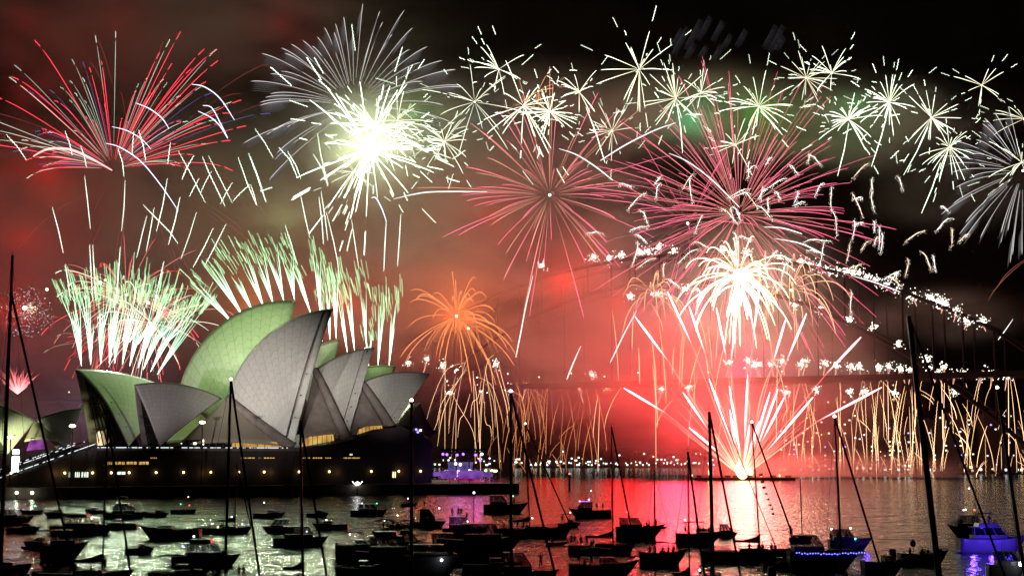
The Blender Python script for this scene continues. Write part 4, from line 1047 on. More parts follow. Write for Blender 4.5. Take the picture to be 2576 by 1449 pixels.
# gold rain falling from the bridge to the water
random.seed(77)
def rain(u, v0, v1, Y, bend, col, w, wavy=False, lab='thin gold ember line of the rain falling from the bridge at the right', grp='gold rain from the bridge'):
    P = smooth([(u, v0), (u + bend * .45, lerp(v0, v1, .3)), (u + bend * .85, lerp(v0, v1, .7)), (u + bend, v1)], 4)
    stem(P, Y, w, col, lab, 'falling_ember', 'ember', grp, c1=sc(col, 1.3), wig=.7 if wavy else 0)
for i in range(120):
    u = U(1985, 2576); v1 = U(1180, 1203) if R_() < .5 else U(1000, 1190); L = random.choice((U(18, 60), U(60, 260), U(90, 200)))
    rain(u, max(930, v1 - L), v1, Bp(on_bridge_t(u), 0).y, U(-30, 44), sc(GD, U(.8, 1.8)), U(.5, 1.0), R_() < .35)
for i in range(26):
    c0 = random.choice((1120, 1150, 1188, 1188, 1215, 1250)); b = random.gauss(0, 1) * 50; v1 = U(1020, 1204); v0 = U(890, 1040)
    P = smooth([(c0 + b * .15, v0), (c0 + b * U(.35, .6), v0 + U(15, 60)), (c0 + b * .85, lerp(v0, v1, .6)), (c0 + b, v1)], 4)
    if v1 - v0 > 40: stem(P, U(990, 1020), U(.8, 1.2), sc(GD, U(.5, 1.1)), 'curving gold ember of the dense willow right of the opera house', 'falling_ember', 'ember', 'gold willow right of the opera house', wig=.5 if R_() < .3 else 0)
for i in range(64):
    u = U(1250, 1500); v1 = U(1130, 1198) if R_() < .5 else U(1000, 1120); rain(u, max(930 + U(0, 60), v1 - U(30, 230)), v1, 1080, U(-40, 40), sc(OR, U(.3, .8)), U(.6, 1.2), R_() < .4, 'thin orange ember line falling left of the red smoke', 'orange rain under the bridge middle')
for i in range(34):
    u = U(1490, 1960); v0 = U(740, 1040); rain(u, v0, v0 + U(70, 220), 960, U(-50, 40), sc(GD, U(.45, .9)), U(1.1, 1.6), R_() < .3, 'thin gold ember line falling in front of the red smoke', 'gold embers over the red smoke')
# gritty hooked comets
for i in range(84):
    a = U(0, 2 * pi); r = U(.25, 1.0); u = 1985 + cos(a) * 500 * r; v = 560 + sin(a) * 190 * r
    if u > 2570 or v > 800: continue
    L = U(20, 72); s = random.choice((-1, 1)); ty = R_(); th = RAD(U(35, 100)) if ty < .6 else RAD(U(-10, 50)); P = smooth([(u, v), (u + s * L * .33 * cos(th) + U(-3, 3), v + L * .33 * sin(th) - 4), (u + s * L * .7 * cos(th + .04), v + L * .7 * sin(th + .04)), (u + s * L * cos(th + .10), v + L * sin(th + .10))], 4); P = P if ty < .75 else P[::-1]
    c = random.choice([(4.5, 4.0, 3.4), (4.5, 4.2, 3.8), (4.0, 3.0, 2.1)]); Y = U(930, 1000); k = px(Y); W_ = [pt(x, y, Y) for x, y in P]; o0 = W_[0].copy()
    m = MB(); m.tube([p - o0 for p in W_], [.12 * k + .42 * k * sin(pi * min(1, j / len(W_) * 1.2)) for j in range(len(W_))], 4, [sc(c, U(.5, 1.2)) for _ in W_])
    for p in W_:
        for q in range(5): m.spark(p - o0 + Vector((U(-3, 3), U(-2, 2), U(-4, 2))) * k * 1.6, U(.3, .7) * k, sc(c, U(.4, 1)))
    o = m.build('glitter_comet', STAR); o.location = o0; tag(o, 'short gritty gold white comet hooking over among the pink rays', 'comet', 'gritty comets over the bridge')
for (zo, low, P, lb) in ((2, False, [(280, 718), (360, 745), (450, 800), (540, 870)], 'soft white comet curving down right in the centre of the sky'), (2, False, [(845, 593), (740, 630), (600, 700), (480, 775)], 'long white comet slanting down left from the upper middle'), (2, False, [(810, 740), (900, 780), (1020, 870), (1150, 1000)], 'thick white comet running down to the largest pink centre'), (2, True, [(155, 0), (120, 150), (95, 280), (72, 395)], 'long white comet falling nearly straight left of the red smoke'), (2, True, [(655, 170), (600, 270), (527, 420)], 'white comet falling left of the red fan'), (2, True, [(385, 340), (350, 420), (318, 500)], 'soft white comet fragment low in the smoke'), (3, False, [(60, 1095), (150, 1100), (245, 1128)], 'short soft white arc right of the largest pink centre'), (3, False, [(110, 1150), (240, 1175), (355, 1230)], 'longer soft white arc above the arch sparks'), (3, True, [(480, 0), (600, 35), (718, 80)], 'white comet running along the arch'), (3, True, [(1262, 210), (1220, 270), (1190, 310)], 'gritty white comet low at the right edge'), (1, False, [(690, 960), (800, 935), (900, 925), (1140, 925)], 'long level silver comet below the green glare')):
    stem(smooth(z(zo, P, low)), 940, 3.0, (1.1, 1.05, 1.0), lb, 'soft_comet', 'comet', c1=(1.9, 1.8, 1.7))
# ------------------------------------------------------------------ people: one skinned surface per pose
CLOTH = [mat('dark_clothing', c, .85, var=.2, scale=6) for c in ((.05, .05, .07), (.09, .04, .04), (.04, .06, .05), (.12, .11, .10))]
SKIN = mat('skin', (.38, .24, .18), .6); HAIR = mat('dark_hair', (.03, .02, .015), .7)
def skin_body(name, J, E, subs=1):
    me = bpy.data.meshes.new(name); me.from_pydata([j[0] for j in J], E, []); o = bpy.data.objects.new(name, me); COL.objects.link(o)
    sk = o.modifiers.new('skin', 'SKIN'); sk.use_smooth_shade = True
    for i, j in enumerate(J): r = j[1]; me.skin_vertices[0].data[i].radius = r if isinstance(r, tuple) else (r, r)
    me.skin_vertices[0].data[0].use_root = True
    sb = o.modifiers.new('smooth', 'SUBSURF'); sb.levels = subs; sb.render_levels = subs
    dg = bpy.context.evaluated_depsgraph_get(); m2 = bpy.data.meshes.new_from_object(o.evaluated_get(dg)); bpy.data.objects.remove(o); m2.name = name
    return m2
def person_mesh(pose):
    # joints: pelvis root first; x forward/back facing +x, y sideways
    if pose in ('stand', 'point', 'arms_up', 'lean'):
        tilt = .12 if pose == 'lean' else 0
        J = [((0, 0, .95), (.15, .12)), ((.0 + tilt * .4, 0, 1.18), (.14, .11)), ((tilt, 0, 1.40), (.17, .11)), ((tilt, 0, 1.52), .055), ((tilt + .02, 0, 1.62), .095), ((tilt + .02, 0, 1.74), .075)]
        E = [(0, 1), (1, 2), (2, 3), (3, 4), (4, 5)]
        for s in (1, -1):
            a = len(J)
            J += [((0, .10 * s, .88), .10), ((.02, .12 * s, .50), .065), ((-.01, .13 * s, .10), .045), ((.12, .15 * s, .04), .04)]
            E += [(0, a), (a, a+1), (a+1, a+2), (a+2, a+3)]
            b = len(J); sh = (tilt, .19 * s, 1.40)
            if pose == 'arms_up': ch = [(sh, .06), ((tilt + .10, .36 * s, 1.50), .045), ((tilt + .14, .12 * s, 1.66), .035), ((tilt + .15, .07 * s, 1.67), .032)]
            elif pose == 'point' and s == 1: ch = [(sh, .06), ((tilt + .22, .24, 1.48), .045), ((tilt + .45, .22, 1.62), .033), ((tilt + .54, .22, 1.66), .028)]
            elif pose == 'lean': ch = [(sh, .06), ((tilt + .12, .25 * s, 1.15), .045), ((tilt + .33, .22 * s, 1.02), .033), ((tilt + .42, .2 * s, 1.0), .028)]
            else: ch = [(sh, .06), ((tilt - .02, .27 * s, 1.12), .045), ((tilt + .06, .28 * s, .86), .034), ((tilt + .09, .27 * s, .77), .028)]
            J += ch; E += [(2, b), (b, b+1), (b+1, b+2), (b+2, b+3)]
            h = len(J); H = Vector(ch[-1][0]); D = (Vector(ch[-1][0]) - Vector(ch[-2][0])).normalized()
            for q in (-1.5, -.5, .5, 1.5):
                J.append((tuple(H + D * .07 + Vector((0, .018 * q, 0)) + Vector((.01 * q, 0, 0))), .009)); E.append((b + 3, len(J) - 1))
            J.append((tuple(H + D * .03 + Vector((.035, -.03 * s, .0))), .010)); E.append((b + 3, len(J) - 1))
    else:   # sitting, origin at the seat
        J = [((0, 0, .10), (.16, .13)), ((.0, 0, .34), (.14, .11)), ((.04, 0, .55), (.17, .11)), ((.05, 0, .67), .055), ((.07, 0, .77), .095), ((.07, 0, .89), .075)]
        E = [(0, 1), (1, 2), (2, 3), (3, 4), (4, 5)]
        for s in (1, -1):
            a = len(J); J += [((.08, .11 * s, .08), .10), ((.42, .14 * s, .10), .068), ((.44, .14 * s, -.30), .048), ((.56, .15 * s, -.38), .04)]
            E += [(0, a), (a, a+1), (a+1, a+2), (a+2, a+3)]
            b = len(J); J += [((.04, .19 * s, .54), .06), ((.06, .26 * s, .30), .045), ((.28, .18 * s, .22), .034), ((.36, .14 * s, .20), .028)]
            E += [(2, b), (b, b+1), (b+1, b+2), (b+2, b+3)]
            for q in (-1.5, -.5, .5, 1.5):
                J.append(((.43, .14 * s + .018 * q, .19), .009)); E.append((b + 3, len(J) - 1))
            J.append(((.39, .10 * s, .21), .010)); E.append((b + 3, len(J) - 1))
    return skin_body('person_body', J, E)
PM = {p: person_mesh(p) for p in ('stand', 'arms_up', 'point', 'lean', 'sit')}
HEADZ = {'stand': (.02, 1.70), 'arms_up': (.02, 1.70), 'point': (.02, 1.70), 'lean': (.14, 1.70), 'sit': (.07, .85)}
def finish_head(me, pose):       # skin on the head and hands, cloth elsewhere; nose and hair are separate small forms
    hx, hz = HEADZ[pose]
    me.materials.clear(); me.materials.append(CLOTH[0]); me.materials.append(SKIN)
    for p in me.polygons:
        if p.center.z > hz - .12 or p.area < 0.0009: p.material_index = 1
hairm = {}; facem = {}
for p, me in PM.items():
    finish_head(me, p); hx, hz = HEADZ[p]
    o = MB().ball((hx - .025, 0, hz + .02), .105, 8, 6, (1, .92, .95)).build('hair', HAIR, smooth=True); hairm[p] = o.data; bpy.data.objects.remove(o)
    b = MB().ball((hx + .10, 0, hz - .05), .022, 6, 4, (1, .7, 1.3)); 
    for s in (-1, 1): b.ball((hx + .085, .034 * s, hz - .02), .013, 6, 4); b.ball((hx, .097 * s, hz - .05), .026, 6, 4, (.6, .5, 1.2))
    b.box(hx + .08, hx + .095, -.025, .025, hz - .105, hz - .095)
    o = b.build('face', SKIN); facem[p] = o.data; bpy.data.objects.remove(o)
NP = [0]
def person(loc, face, pose, lab, group='people watching from the boats'):
    NP[0] += 1
    o = bpy.data.objects.new('person', PM[pose]); COL.objects.link(o); o.location = loc; o.rotation_euler = (0, 0, face)
    h = bpy.data.objects.new('hair', hairm[pose]); COL.objects.link(h); h.parent = o
    h = bpy.data.objects.new('face', facem[pose]); COL.objects.link(h); h.parent = o
    s = U(.95, 1.05); o.scale = (s, s, s)
    return tag(o, lab, 'person', group)
# ------------------------------------------------------------------ boats
GEL = [mat('white_gelcoat', (.16, .16, .17), .35, var=.06, scale=.6), mat('navy_hull', (.02, .025, .06), .3, var=.1), mat('dark_green_hull', (.02, .04, .03), .35), mat('maroon_hull', (.09, .02, .02), .35), mat('grey_hull', (.10, .10, .11), .4)]
TEAK = mat('teak_deck', (.10, .06, .035), .7, scale=4); CANV = mat('navy_canvas', (.015, .018, .03), .85, var=.3, scale=3, bump=.3)
ALU = mat('mast_aluminium', (.10, .10, .11), .35, metal=.8); WIRE = mat('rigging_wire', (.05, .05, .05), .5, metal=.8); RUB = mat('black_rubber', (.012, .012, .013), .6)
PANE = glass_material('cabin_glass'); CLEARC = glass_material('clear_curtain', (.5, .42, .42), .05)
DKPANE = mat('dark_cabin_glass', (.01, .01, .012), .08)
def lampm(c, s): return emis('boat_lamp', c, s)
L_W = lampm((.95, 1, 1), 7); L_R = lampm((1, .05, .05), 10); L_G = lampm((.1, 1, .6), 8); L_B = lampm((.12, .1, 1), 9); L_O = lampm((1, .6, .3), 10)
def hull(par, L, B, H, m, bow_rake=.5, sheer=.35, stern=.8, draft=.5, keelz=-.45, name='hull', plumb=False):
    """lofted hull, bow towards +x, water at z=0"""
    n = 16; k = 7; rows = []
    for i in range(n + 1):
        t = i / n; x = -L/2 + L * t
        w = B/2 * (stern + (1 - stern) * sin(min(1, t / .45) * pi / 2)) * (1 if t < .5 else max(0.0, 1 - ((t - .5) / .5) ** 2.3))
        w = max(w, .02); zt = H * (1 + sheer * (2 * t - .9) ** 2 * (1 if t > .45 else .35)); row = []
        for j in range(-k, k + 1):
            a = j / k; q = abs(a)
            z = keelz + (zt - keelz) * (q ** 1.6); yy = w * (math.copysign(1, a) if a else 0) * (q ** .55)
            xs = x - (bow_rake * (1 - (z - keelz) / (zt - keelz)) * (t ** 3)) * H * 1.2
            row.append((xs, yy, z))
        rows.append(row)
    b = MB().grid(rows); n0 = len(b.v)
    b.f.append(tuple(range(2*k, -1, -1)))                                   # transom
    o = b.build(name, m, par, smooth=True)
    for p in o.data.polygons:
        if len(p.vertices) > 4: p.use_smooth = False
    dk = MB().grid([[(r[0][0], r[0][1] * (1 - 2 * s / 4) if r[0][1] else 0, r[0][2] - .04 + .05 * (1 - abs(1 - s / 2))) for s in range(5)] for r in rows]).build('deck', TEAK, par)
    rr = [(r[0][0], r[0][1], r[0][2] + .02) for r in rows] ; rl = [(r[-1][0], r[-1][1], r[-1][2] + .02) for r in rows]
    MB().tube(rr + rl[::-1], .05, 4).build('gunwale', m, par)
    return rows
def rails(par, rows, i0, i1, h=.7, name='guard_rail'):
    for side in (0, -1):
        P = [Vector(r[side]) for r in rows[i0:i1]]
        b = MB().tube([p + Vector((0, 0, h)) for p in P], .03, 4)
        b.tube([p + Vector((0, 0, h * .5)) for p in P], .02, 3)
        for p in P[::2]: b.tube([p, p + Vector((0, 0, h))], .025, 4)
        b.build(name, ALU, par)
def cabin_frame(par, x0, x1, hw, z0, z1, m, rake0=.1, rake1=.5, roof_over=.25, nwin=3, pane=None, name='cabin'):
    """pillars and roof with see-through panes, so the fires behind show through the windows"""
    sill = z0 + (z1 - z0) * .38
    b = MB().box(x0, x1, -hw, hw, z0, sill)
    tx0, tx1 = x0 + rake0 * (z1 - sill), x1 - rake1 * (z1 - sill)
    for s in (-1, 1):
        for i in range(nwin + 1):
            t = i / nwin; b.tube([(lerp(x0 + .06, x1 - .06, t), s * (hw - .06), sill), (lerp(tx0, tx1, t), s * (hw * .92 - .06), z1)], .07, 4)
    for x, X in ((x0 + .06, tx0), (x1 - .06, tx1)): b.tube([(x, 0, sill), (X, 0, z1)], .05, 4)
    c = b.build(name, m, par)
    MB().box(tx0 - roof_over, tx1 + roof_over * .6, -hw * .98, hw * .98, z1, z1 + .10).build('cabin_roof', m, par)
    for s in (-1, 1):
        for i in range(nwin):
            a, e = (i + .12) / nwin, (i + .88) / nwin
            MB().poly([(lerp(x0, x1, a), s * hw * .97, sill + .03), (lerp(x0, x1, e), s * hw * .97, sill + .03), (lerp(tx0, tx1, e), s * hw * .90, z1 - .03), (lerp(tx0, tx1, a), s * hw * .90, z1 - .03)]).build('window', pane or PANE, par)
    return tx0, tx1
def boat_lamp(par, x, y, z, m=None, r=.13, name='lamp_globe'): return MB().ball((x, y, z), r, 6, 4).build(name, m or L_W, par)
def outboard(par, x, z=.6, s=1.0):
    o = MB().box(x - .75*s, x - .15*s, -.22*s, .22*s, z, z + .75*s, taper=.8).box(x - .55*s, x - .32*s, -.09*s, .09*s, z - 1.1*s, z).build('outboard_motor', RUB, par)
    bv = o.modifiers.new('b', 'BEVEL'); bv.width = .08 * s; bv.segments = 2
def bimini(par, x0, x1, hw, z0, z1, m=None):
    n = 8; rows = [[(lerp(x0, x1, i / n), hw * (s / 3), z1 + .16 * sin(pi * i / n) - .10 * (s / 3) ** 2) for s in range(-3, 4)] for i in range(n + 1)]
    o = MB().grid(rows).build('bimini_top', m or CANV, par); sd = o.modifiers.new('t', 'SOLIDIFY'); sd.thickness = .06
    b = MB()
    for s in (-1, 1):
        b.tube([(lerp(x0, x1, .5), s * hw, z0), (x0 + .1, s * hw, z1)], .028, 4); b.tube([(lerp(x0, x1, .5), s * hw, z0), (x1 - .1, s * hw, z1)], .028, 4); b.tube([(lerp(x0, x1, .3), s * hw, z0), (x0 + .6, s * hw, z1)], .024, 4)
    b.build('bimini_frame', ALU, par)
def rigging(par, mx, mz, zt, L, H, B, lean=0, spreaders=(.45,), furl=True, bowx=None, boom=0, boomz=1.6, cover=True, r=.11, forestay_z=1.0, lamp_m=None, radar=False, sternx=None):
    """mast, spreaders, stays, furled genoa, boom with its sail cover; lean = sideways drift of the masthead (boat heeling and slack moorings)"""
    top = Vector((mx + lean, 0, zt)); base = Vector((mx, 0, mz)); at = lambda t: base.lerp(top, t)
    MB().tube([base, at(.5), top], [r, r, r * .75], 8).build('mast', ALU, par)
    for q in spreaders:
        p = at(q); o = MB().tube([p + Vector((-.12, -B * .42, .05)), p, p + Vector((-.12, B * .42, .05))], .045, 4).build('spreader', ALU, par)
    bx = bowx if bowx is not None else L / 2 - .2; sx = sternx if sternx is not None else -L / 2 + .2
    MB().tube([at(forestay_z), (bx, 0, H + .35)], .13 if furl else .02, 6 if furl else 3).build('furled_jib' if furl else 'forestay', CANV if furl else WIRE, par)
    MB().tube([top, (sx, 0, H + .2)], .022, 3).build('backstay', WIRE, par)
    for s in (-1, 1):
        sp = at(spreaders[-1]) + Vector((-.12, s * B * .42, .05)) if spreaders else at(.5)
        MB().tube([at(.97), sp, (mx - .1, s * B * .46, H)], .022, 3).build('shroud', WIRE, par)
        MB().tube([at(.55), (mx - .5, s * B * .44, H)], .02, 3).build('lower_shroud', WIRE, par)
    if boom:
        e = Vector((mx - boom, 0, boomz + .15)); MB().tube([(mx, 0, boomz), e], .09, 6).build('boom', ALU, par)
        if cover:
            n = 8; b = MB(); rows = []
            for i in range(n + 1):
                t = i / n; h = lerp(1.15, .28, min(1, t * 1.6) ** .6); x = mx + .05 - boom * t
                rows.append([(x, .12 * cos(a) * (1.1 - .4 * t), boomz + .1 + h * .5 + h * .5 * sin(a) + .02 * sin(9 * t)) for a in [2 * pi * j / 8 for j in range(9)]])
            b.grid(rows).build('sail_cover', CANV, par, smooth=True)
    b = MB().tube([top, top + Vector((0, 0, .6))], .015, 3); b.tube([top + Vector((-.4, 0, .3)), top + Vector((.35, 0, .35))], .02, 3); b.build('wind_vane', WIRE, par)
    if radar: MB().ball(at(.42) + Vector((.35, 0, 0)), .3, 8, 5, (1, 1, .45)).build('radar_dome', GEL[0], par)
    if lamp_m: boat_lamp(par, top.x, 0, top.z + .05, lamp_m, .2)
def place(e, u, v, rz): e.location = wl(u, v); e.rotation_euler = (0, 0, rz); return e
def mpp(v): return wl(1288, v).length / F_ * 1.0        # metres per picture element at that waterline
def yacht(u, v, lpx, lab, rz=0, mast=None, mt=None, lean=0, boom=.36, H=None, hm=0, cab=True, furl=True, spre=(.45,), lampm_=None, radar=False, bowpx=None, mr=.11, bim=False, dodger=True):
    """u,v: middle of the waterline in the sketch; lpx: length; mast: column of the mast foot, mt: (column,row) of the masthead"""
    s = mpp(v); L = lpx * s / abs(cos(rz)); B = min(4.2, L * .27); H = H or .085 * L + .2
    e = place(empty('sailing_yacht', (0, 0, 0), 0, lab, 'sailing yacht', 'sailing yachts'), u, v, rz)
    sg = 1 if cos(rz) > 0 else -1
    rows = hull(e, L, B, H, GEL[hm], bow_rake=.8, stern=.7)
    if cab:
        o = MB().box(-L * .12, L * .20, -B * .28, B * .28, H - .05, H + .48, taper=.86).build('coachroof', GEL[0], e)
        bv = o.modifiers.new('b', 'BEVEL'); bv.width = .12; bv.segments = 2
        for s_ in (-1, 1):
            for q in (.0, .09, .16): MB().box(L * (q - .06), L * (q - .015), s_ * B * .275 - .03, s_ * B * .275 + .03, H + .16, H + .34).build('window', DKPANE, e)
    if dodger:
        n = 6; r_ = [[(-L * .12 + .5 * (1 - sin(pi * min(1, i / n) * .5)) * -1, B * .27 * cos(pi * j / 6), H + .40 + (.75 * (i / n)) * sin(pi * j / 6)) for j in range(7)] for i in range(n + 1)]
        o = MB().grid(r_).build('spray_hood', CANV, e); sd = o.modifiers.new('t', 'SOLIDIFY'); sd.thickness = .04
        w = MB(); w.tube([(-L * .36, .38 * cos(a), H + .75 + .38 * sin(a)) for a in [2 * pi * i / 12 for i in range(13)]], .025, 4); w.tube([(-L * .36, 0, H), (-L * .36, 0, H + .75)], .06, 5); w.build('steering_wheel', ALU, e)
    rails(e, rows, 0, len(rows), .62)
    b = MB(); bx = L / 2
    b.tube([(bx - 1.1, B * .16, H * 1.35), (bx - 1.1, B * .16, H * 1.35 + .75), (bx + .15, 0, H * 1.35 + .85), (bx - 1.1, -B * .16, H * 1.35 + .75), (bx - 1.1, -B * .16, H * 1.35)], .03, 4)
    b.build('pulpit', ALU, e)
    if bim: bimini(e, -L * .44, -L * .22, B * .35, H, H + 2.0)
    if mast is not None:
        Y = e.location.y; mx = (mast - u) * s * sg / abs(cos(rz)); top = pt(mt[0], mt[1], Y)
        ln = (mt[0] - mast) * s * sg
        rigging(e, mx, H + .4, top.z, L, H, B, ln, spre, furl, bowx=None if bowpx is None else (bowpx - u) * s * sg, boom=boom * L, boomz=H + 1.25, lamp_m=lampm_, radar=radar, r=mr)
    return e, L, B, H
def cruiser(u, v, lpx, lab, rz=0, H=None, hm=0, fly=False, top='hard', lamps=(), cat='motor cruiser', arch=False, nwin=3, pane=None, ch=None, bow=.5, bx=(-.30, .22)):
    s = mpp(v); L = lpx * s / abs(cos(rz)); B = min(4.6, L * .32); H = H or .10 * L + .25
    e = place(empty('motor_cruiser', (0, 0, 0), 0, lab, cat, 'motor boats'), u, v, rz)
    rows = hull(e, L, B, H, GEL[hm], bow_rake=1.0, stern=.92, sheer=.30)
    ch = ch or 1.15
    x0, x1 = bx[0] * L, bx[1] * L
    o = MB().box(x1 - .3, L * .40, -B * .30, B * .30, H, H + .42, taper=.6).build('foredeck_trunk', GEL[0], e); bv = o.modifiers.new('b', 'BEVEL'); bv.width = .15; bv.segments = 2
    if top == 'hard':
        a, c = cabin_frame(e, x0, x1, B * .40, H, H + ch + .55, GEL[0], .05, .75, .3, nwin, pane)
        zt = H + ch + .65
    elif top == 'bimini':
        cabin_frame(e, x0 * .2, x1, B * .38, H, H + .9, GEL[0], .1, 1.2, .02, 2, pane, name='windscreen'); bimini(e, x0 - .3, x1 * .5, B * .40, H, H + 2.0); zt = H + 2.2
    else:
        cabin_frame(e, x0 * .2, x1, B * .38, H, H + .75, GEL[0], .1, 1.4, .02, 2, pane, name='windscreen'); zt = H + .9
    if fly:
        MB().box(x0 * .8, x1 * .35, -B * .36, B * .36, zt, zt + .55, taper=.92).build('flybridge', GEL[0], e)
        MB().poly([(x1 * .33, -B * .34, zt + .5), (x1 * .33, B * .34, zt + .5), (x1 * .15, B * .32, zt + 1.0), (x1 * .15, -B * .32, zt + 1.0)]).build('fly_screen', CLEARC, e)
        bimini(e, x0 * .8, x1 * .2, B * .36, zt + .4, zt + 2.0); zt += 2.1
    if arch:
        for s_ in (-1, 1): MB().tube([(x0 + .1, s_ * B * .42, H), (x0 - .5, s_ * B * .36, zt + .4), (x0 - .5, 0, zt + .5)], .12, 5).build('radar_arch', GEL[0], e)
    rails(e, rows, 8, 16, .6, 'bow_rail')
    MB().box(-L / 2 - .75, -L / 2 + .05, -B * .42, B * .42, .22, .34).build('swim_platform', GEL[0], e)
    MB().tube([(x0 * .5, 0, zt), (x0 * .5, 0, zt + 1.0)], .03, 4).build('aerial', ALU, e)
    for (lx, lz, m) in lamps: boat_lamp(e, lx * L, 0, zt + lz if lz < 50 else H, m)
    return e, L, B, H
def runabout(u, v, lpx, lab, rz=0, bim=True, ob=True, lamps=(), H=None, hm=0, grp='small open boats'):
    s = mpp(v); L = lpx * s / abs(cos(rz)); B = min(2.5, L * .36); H = H or .11 * L + .15
    e = place(empty('runabout', (0, 0, 0), 0, lab, 'small boat', grp), u, v, rz)
    rows = hull(e, L, B, H, GEL[hm], bow_rake=.9, stern=.9, sheer=.4)
    MB().box(-L * .1, L * .05, -B * .12, B * .12, H * .6, H + .45, taper=.8).build('console', GEL[0], e)
    for s_ in (-.28, -.02): MB().box(L * (s_ - .03), L * (s_ + .03), -B * .36, B * .36, H * .7, H * .85).build('thwart', TEAK, e)
    MB().poly([(L * .06, -B * .2, H + .42), (L * .06, B * .2, H + .42), (0, B * .18, H + .85), (0, -B * .18, H + .85)]).build('windscreen', PANE, e)
    if bim: bimini(e, -L * .30, L * .12, B * .42, H, H + 1.55)
    if ob: outboard(e, -L / 2, H * .7, .9)
    rails(e, rows, 9, 16, .35, 'bow_rail')
    for (lx, lz, m) in lamps:
        MB().tube([(lx * L, 0, H), (lx * L, 0, H + lz)], .025, 4).build('lamp_pole', ALU, e); boat_lamp(e, lx * L, 0, H + lz, m)
    return e, L, B, H
def dinghy(u, v, lpx, lab, rz=0, ob=True):
    s = mpp(v); L = lpx * s / abs(cos(rz)); B = L * .42; e = place(empty('inflatable_dinghy', (0, 0, 0), 0, lab, 'dinghy', 'inflatable dinghies'), u, v, rz)
    P = [(-L/2, B * .4, .22), (0, B * .42, .24), (L * .3, B * .34, .30), (L * .47, B * .12, .42), (L * .5, 0, .46), (L * .47, -B * .12, .42), (L * .3, -B * .34, .30), (0, -B * .42, .24), (-L/2, -B * .4, .22)]
    MB().tube(P, .23, 8).build('side_tube', RUB, e, smooth=True); MB().box(-L * .46, L * .38, -B * .33, B * .33, .06, .14).build('floor', RUB, e)
    MB().box(-L * .1, 0, -B * .36, B * .36, .32, .40).build('thwart', TEAK, e); MB().box(-L * .46, -L * .42, -B * .3, B * .3, .1, .5).build('transom', TEAK, e)
    if ob: outboard(e, -L * .42, .35, .7)
    return e, L, B, .3
def on_boat(bt, fx, z, pose, lab, fy=0, face=None):
    e, L, B, H = bt; rz = e.rotation_euler.z; M = Matrix.Translation(e.location) @ Matrix.Rotation(rz, 4, 'Z')
    p = M @ Vector((fx * L, fy * B, H + z)); person(p, RAD(face) if face is not None else RAD(U(40, 140)), pose, lab)
PI = pi
# --- far rank, left to right (waterlines 1270-1305)
random.seed(99)
b1 = cruiser(20, 1318, 130, 'motor cruiser at the left frame edge with a bluish white stern light', 0, lamps=((.20, -1.2, L_W),))
b2 = runabout(84, 1292, 54, 'small open boat with bimini and green light under the wharf lamps', 0, lamps=((.05, 1.3, L_G),))
b3 = cruiser(150, 1302, 80, 'unlit motor cruiser between the open bimini boat and the first tall mast', PI, top='bimini')
b4 = cruiser(210, 1343, 158, 'broad dark motor yacht with a reddish lit canopy and one white light', 0, fly=True, lamps=((.12, -2.4, L_W),), pane=CLEARC)
b5 = cruiser(316, 1304, 106, 'dark flybridge cruiser in the far rank below the left grey shell', .1, fly=True)
b6 = cruiser(428, 1356, 150, 'low black sports cruiser pointing left on the silver water', PI, top='open', H=1.7)
b11 = runabout(463, 1292, 64, 'small blue lit boat with a green and a red navigation light', 0, bim=False, ob=False, hm=1, lamps=((-.14, 1.6, L_G), (.2, 1.3, L_R), (.15, 3.4, L_O)))
b12 = yacht(572, 1342, 122, 'dark yacht with several cabin lights in the left middle rank', 0, mast=590, mt=(592, 1170), lean=0, lampm_=None)
for x, z_, m in ((-.32, .9, L_W), (.08, 2.2, L_W), (.30, .8, L_W), (-.2, .25, L_O)): boat_lamp(b12[0], x * b12[1], 0, b12[3] + z_, m)
b14 = cruiser(678, 1303, 78, 'small cruiser with a white anchor light and red and blue bow lights', 0, top='bimini', lamps=((-.18, .5, L_W),))
boat_lamp(b14[0], .44 * b14[1], 0, b14[3] + .1, L_B); boat_lamp(b14[0], .38 * b14[1], 0, b14[3] + .15, L_R); boat_lamp(b14[0], -.45 * b14[1], 0, .5, L_O)
b15 = cruiser(757, 1372, 136, 'dark cruiser with a pale lit wheelhouse and a white light, left of the tilted stay', .1, top='hard', lamps=((.10, -.9, L_W),), ch=1.4)
b16 = cruiser(929, 1297, 92, 'black cruiser with a teal strip light below the quay floodlight', 0, top='hard', lamps=((.2, .1, L_G), (-.2, .1, L_W)))
b17 = dinghy(880, 1378, 66, 'inflatable dinghy under a white light on the silver water')
MB().tube([(0, 0, .3), (0, 0, 2.1)], .03, 4).build('lamp_pole', ALU, b17[0]); boat_lamp(b17[0], 0, 0, 2.2, L_W)
b22 = runabout(1030, 1273, 40, 'small purple lit patrol boat right at the foot of the quay', 0, bim=False, ob=False, lamps=((-.1, 1.6, lampm((.6, .4, 1), 22)), (.2, 1.5, L_R)))
b19 = cruiser(1078, 1326, 88, 'boxy houseboat with a person standing on its flat roof', 0, top='hard', ch=2.2, nwin=2, pane=DKPANE, lamps=((.30, .1, L_W),), bx=(-.25, .18))
on_boat(b19, -.12, 2.85, 'stand', 'person standing on the flat roof of the boxy houseboat'); on_boat(b19, -.42, .1, 'sit', 'person sitting at the stern of the boxy houseboat')
b19b = runabout(1003, 1330, 66, 'open boat with a bright white light just left of the houseboat', 0, bim=False, lamps=((-.05, 2.0, L_W),)); on_boat(b19b, -.2, .2, 'sit', 'person sitting in the open boat left of the houseboat')
b20 = cruiser(1172, 1346, 116, 'trawler with people on the cabin roof and a short mast before the orange water', 0, top='hard', ch=1.7, nwin=3, bx=(-.36, .12))
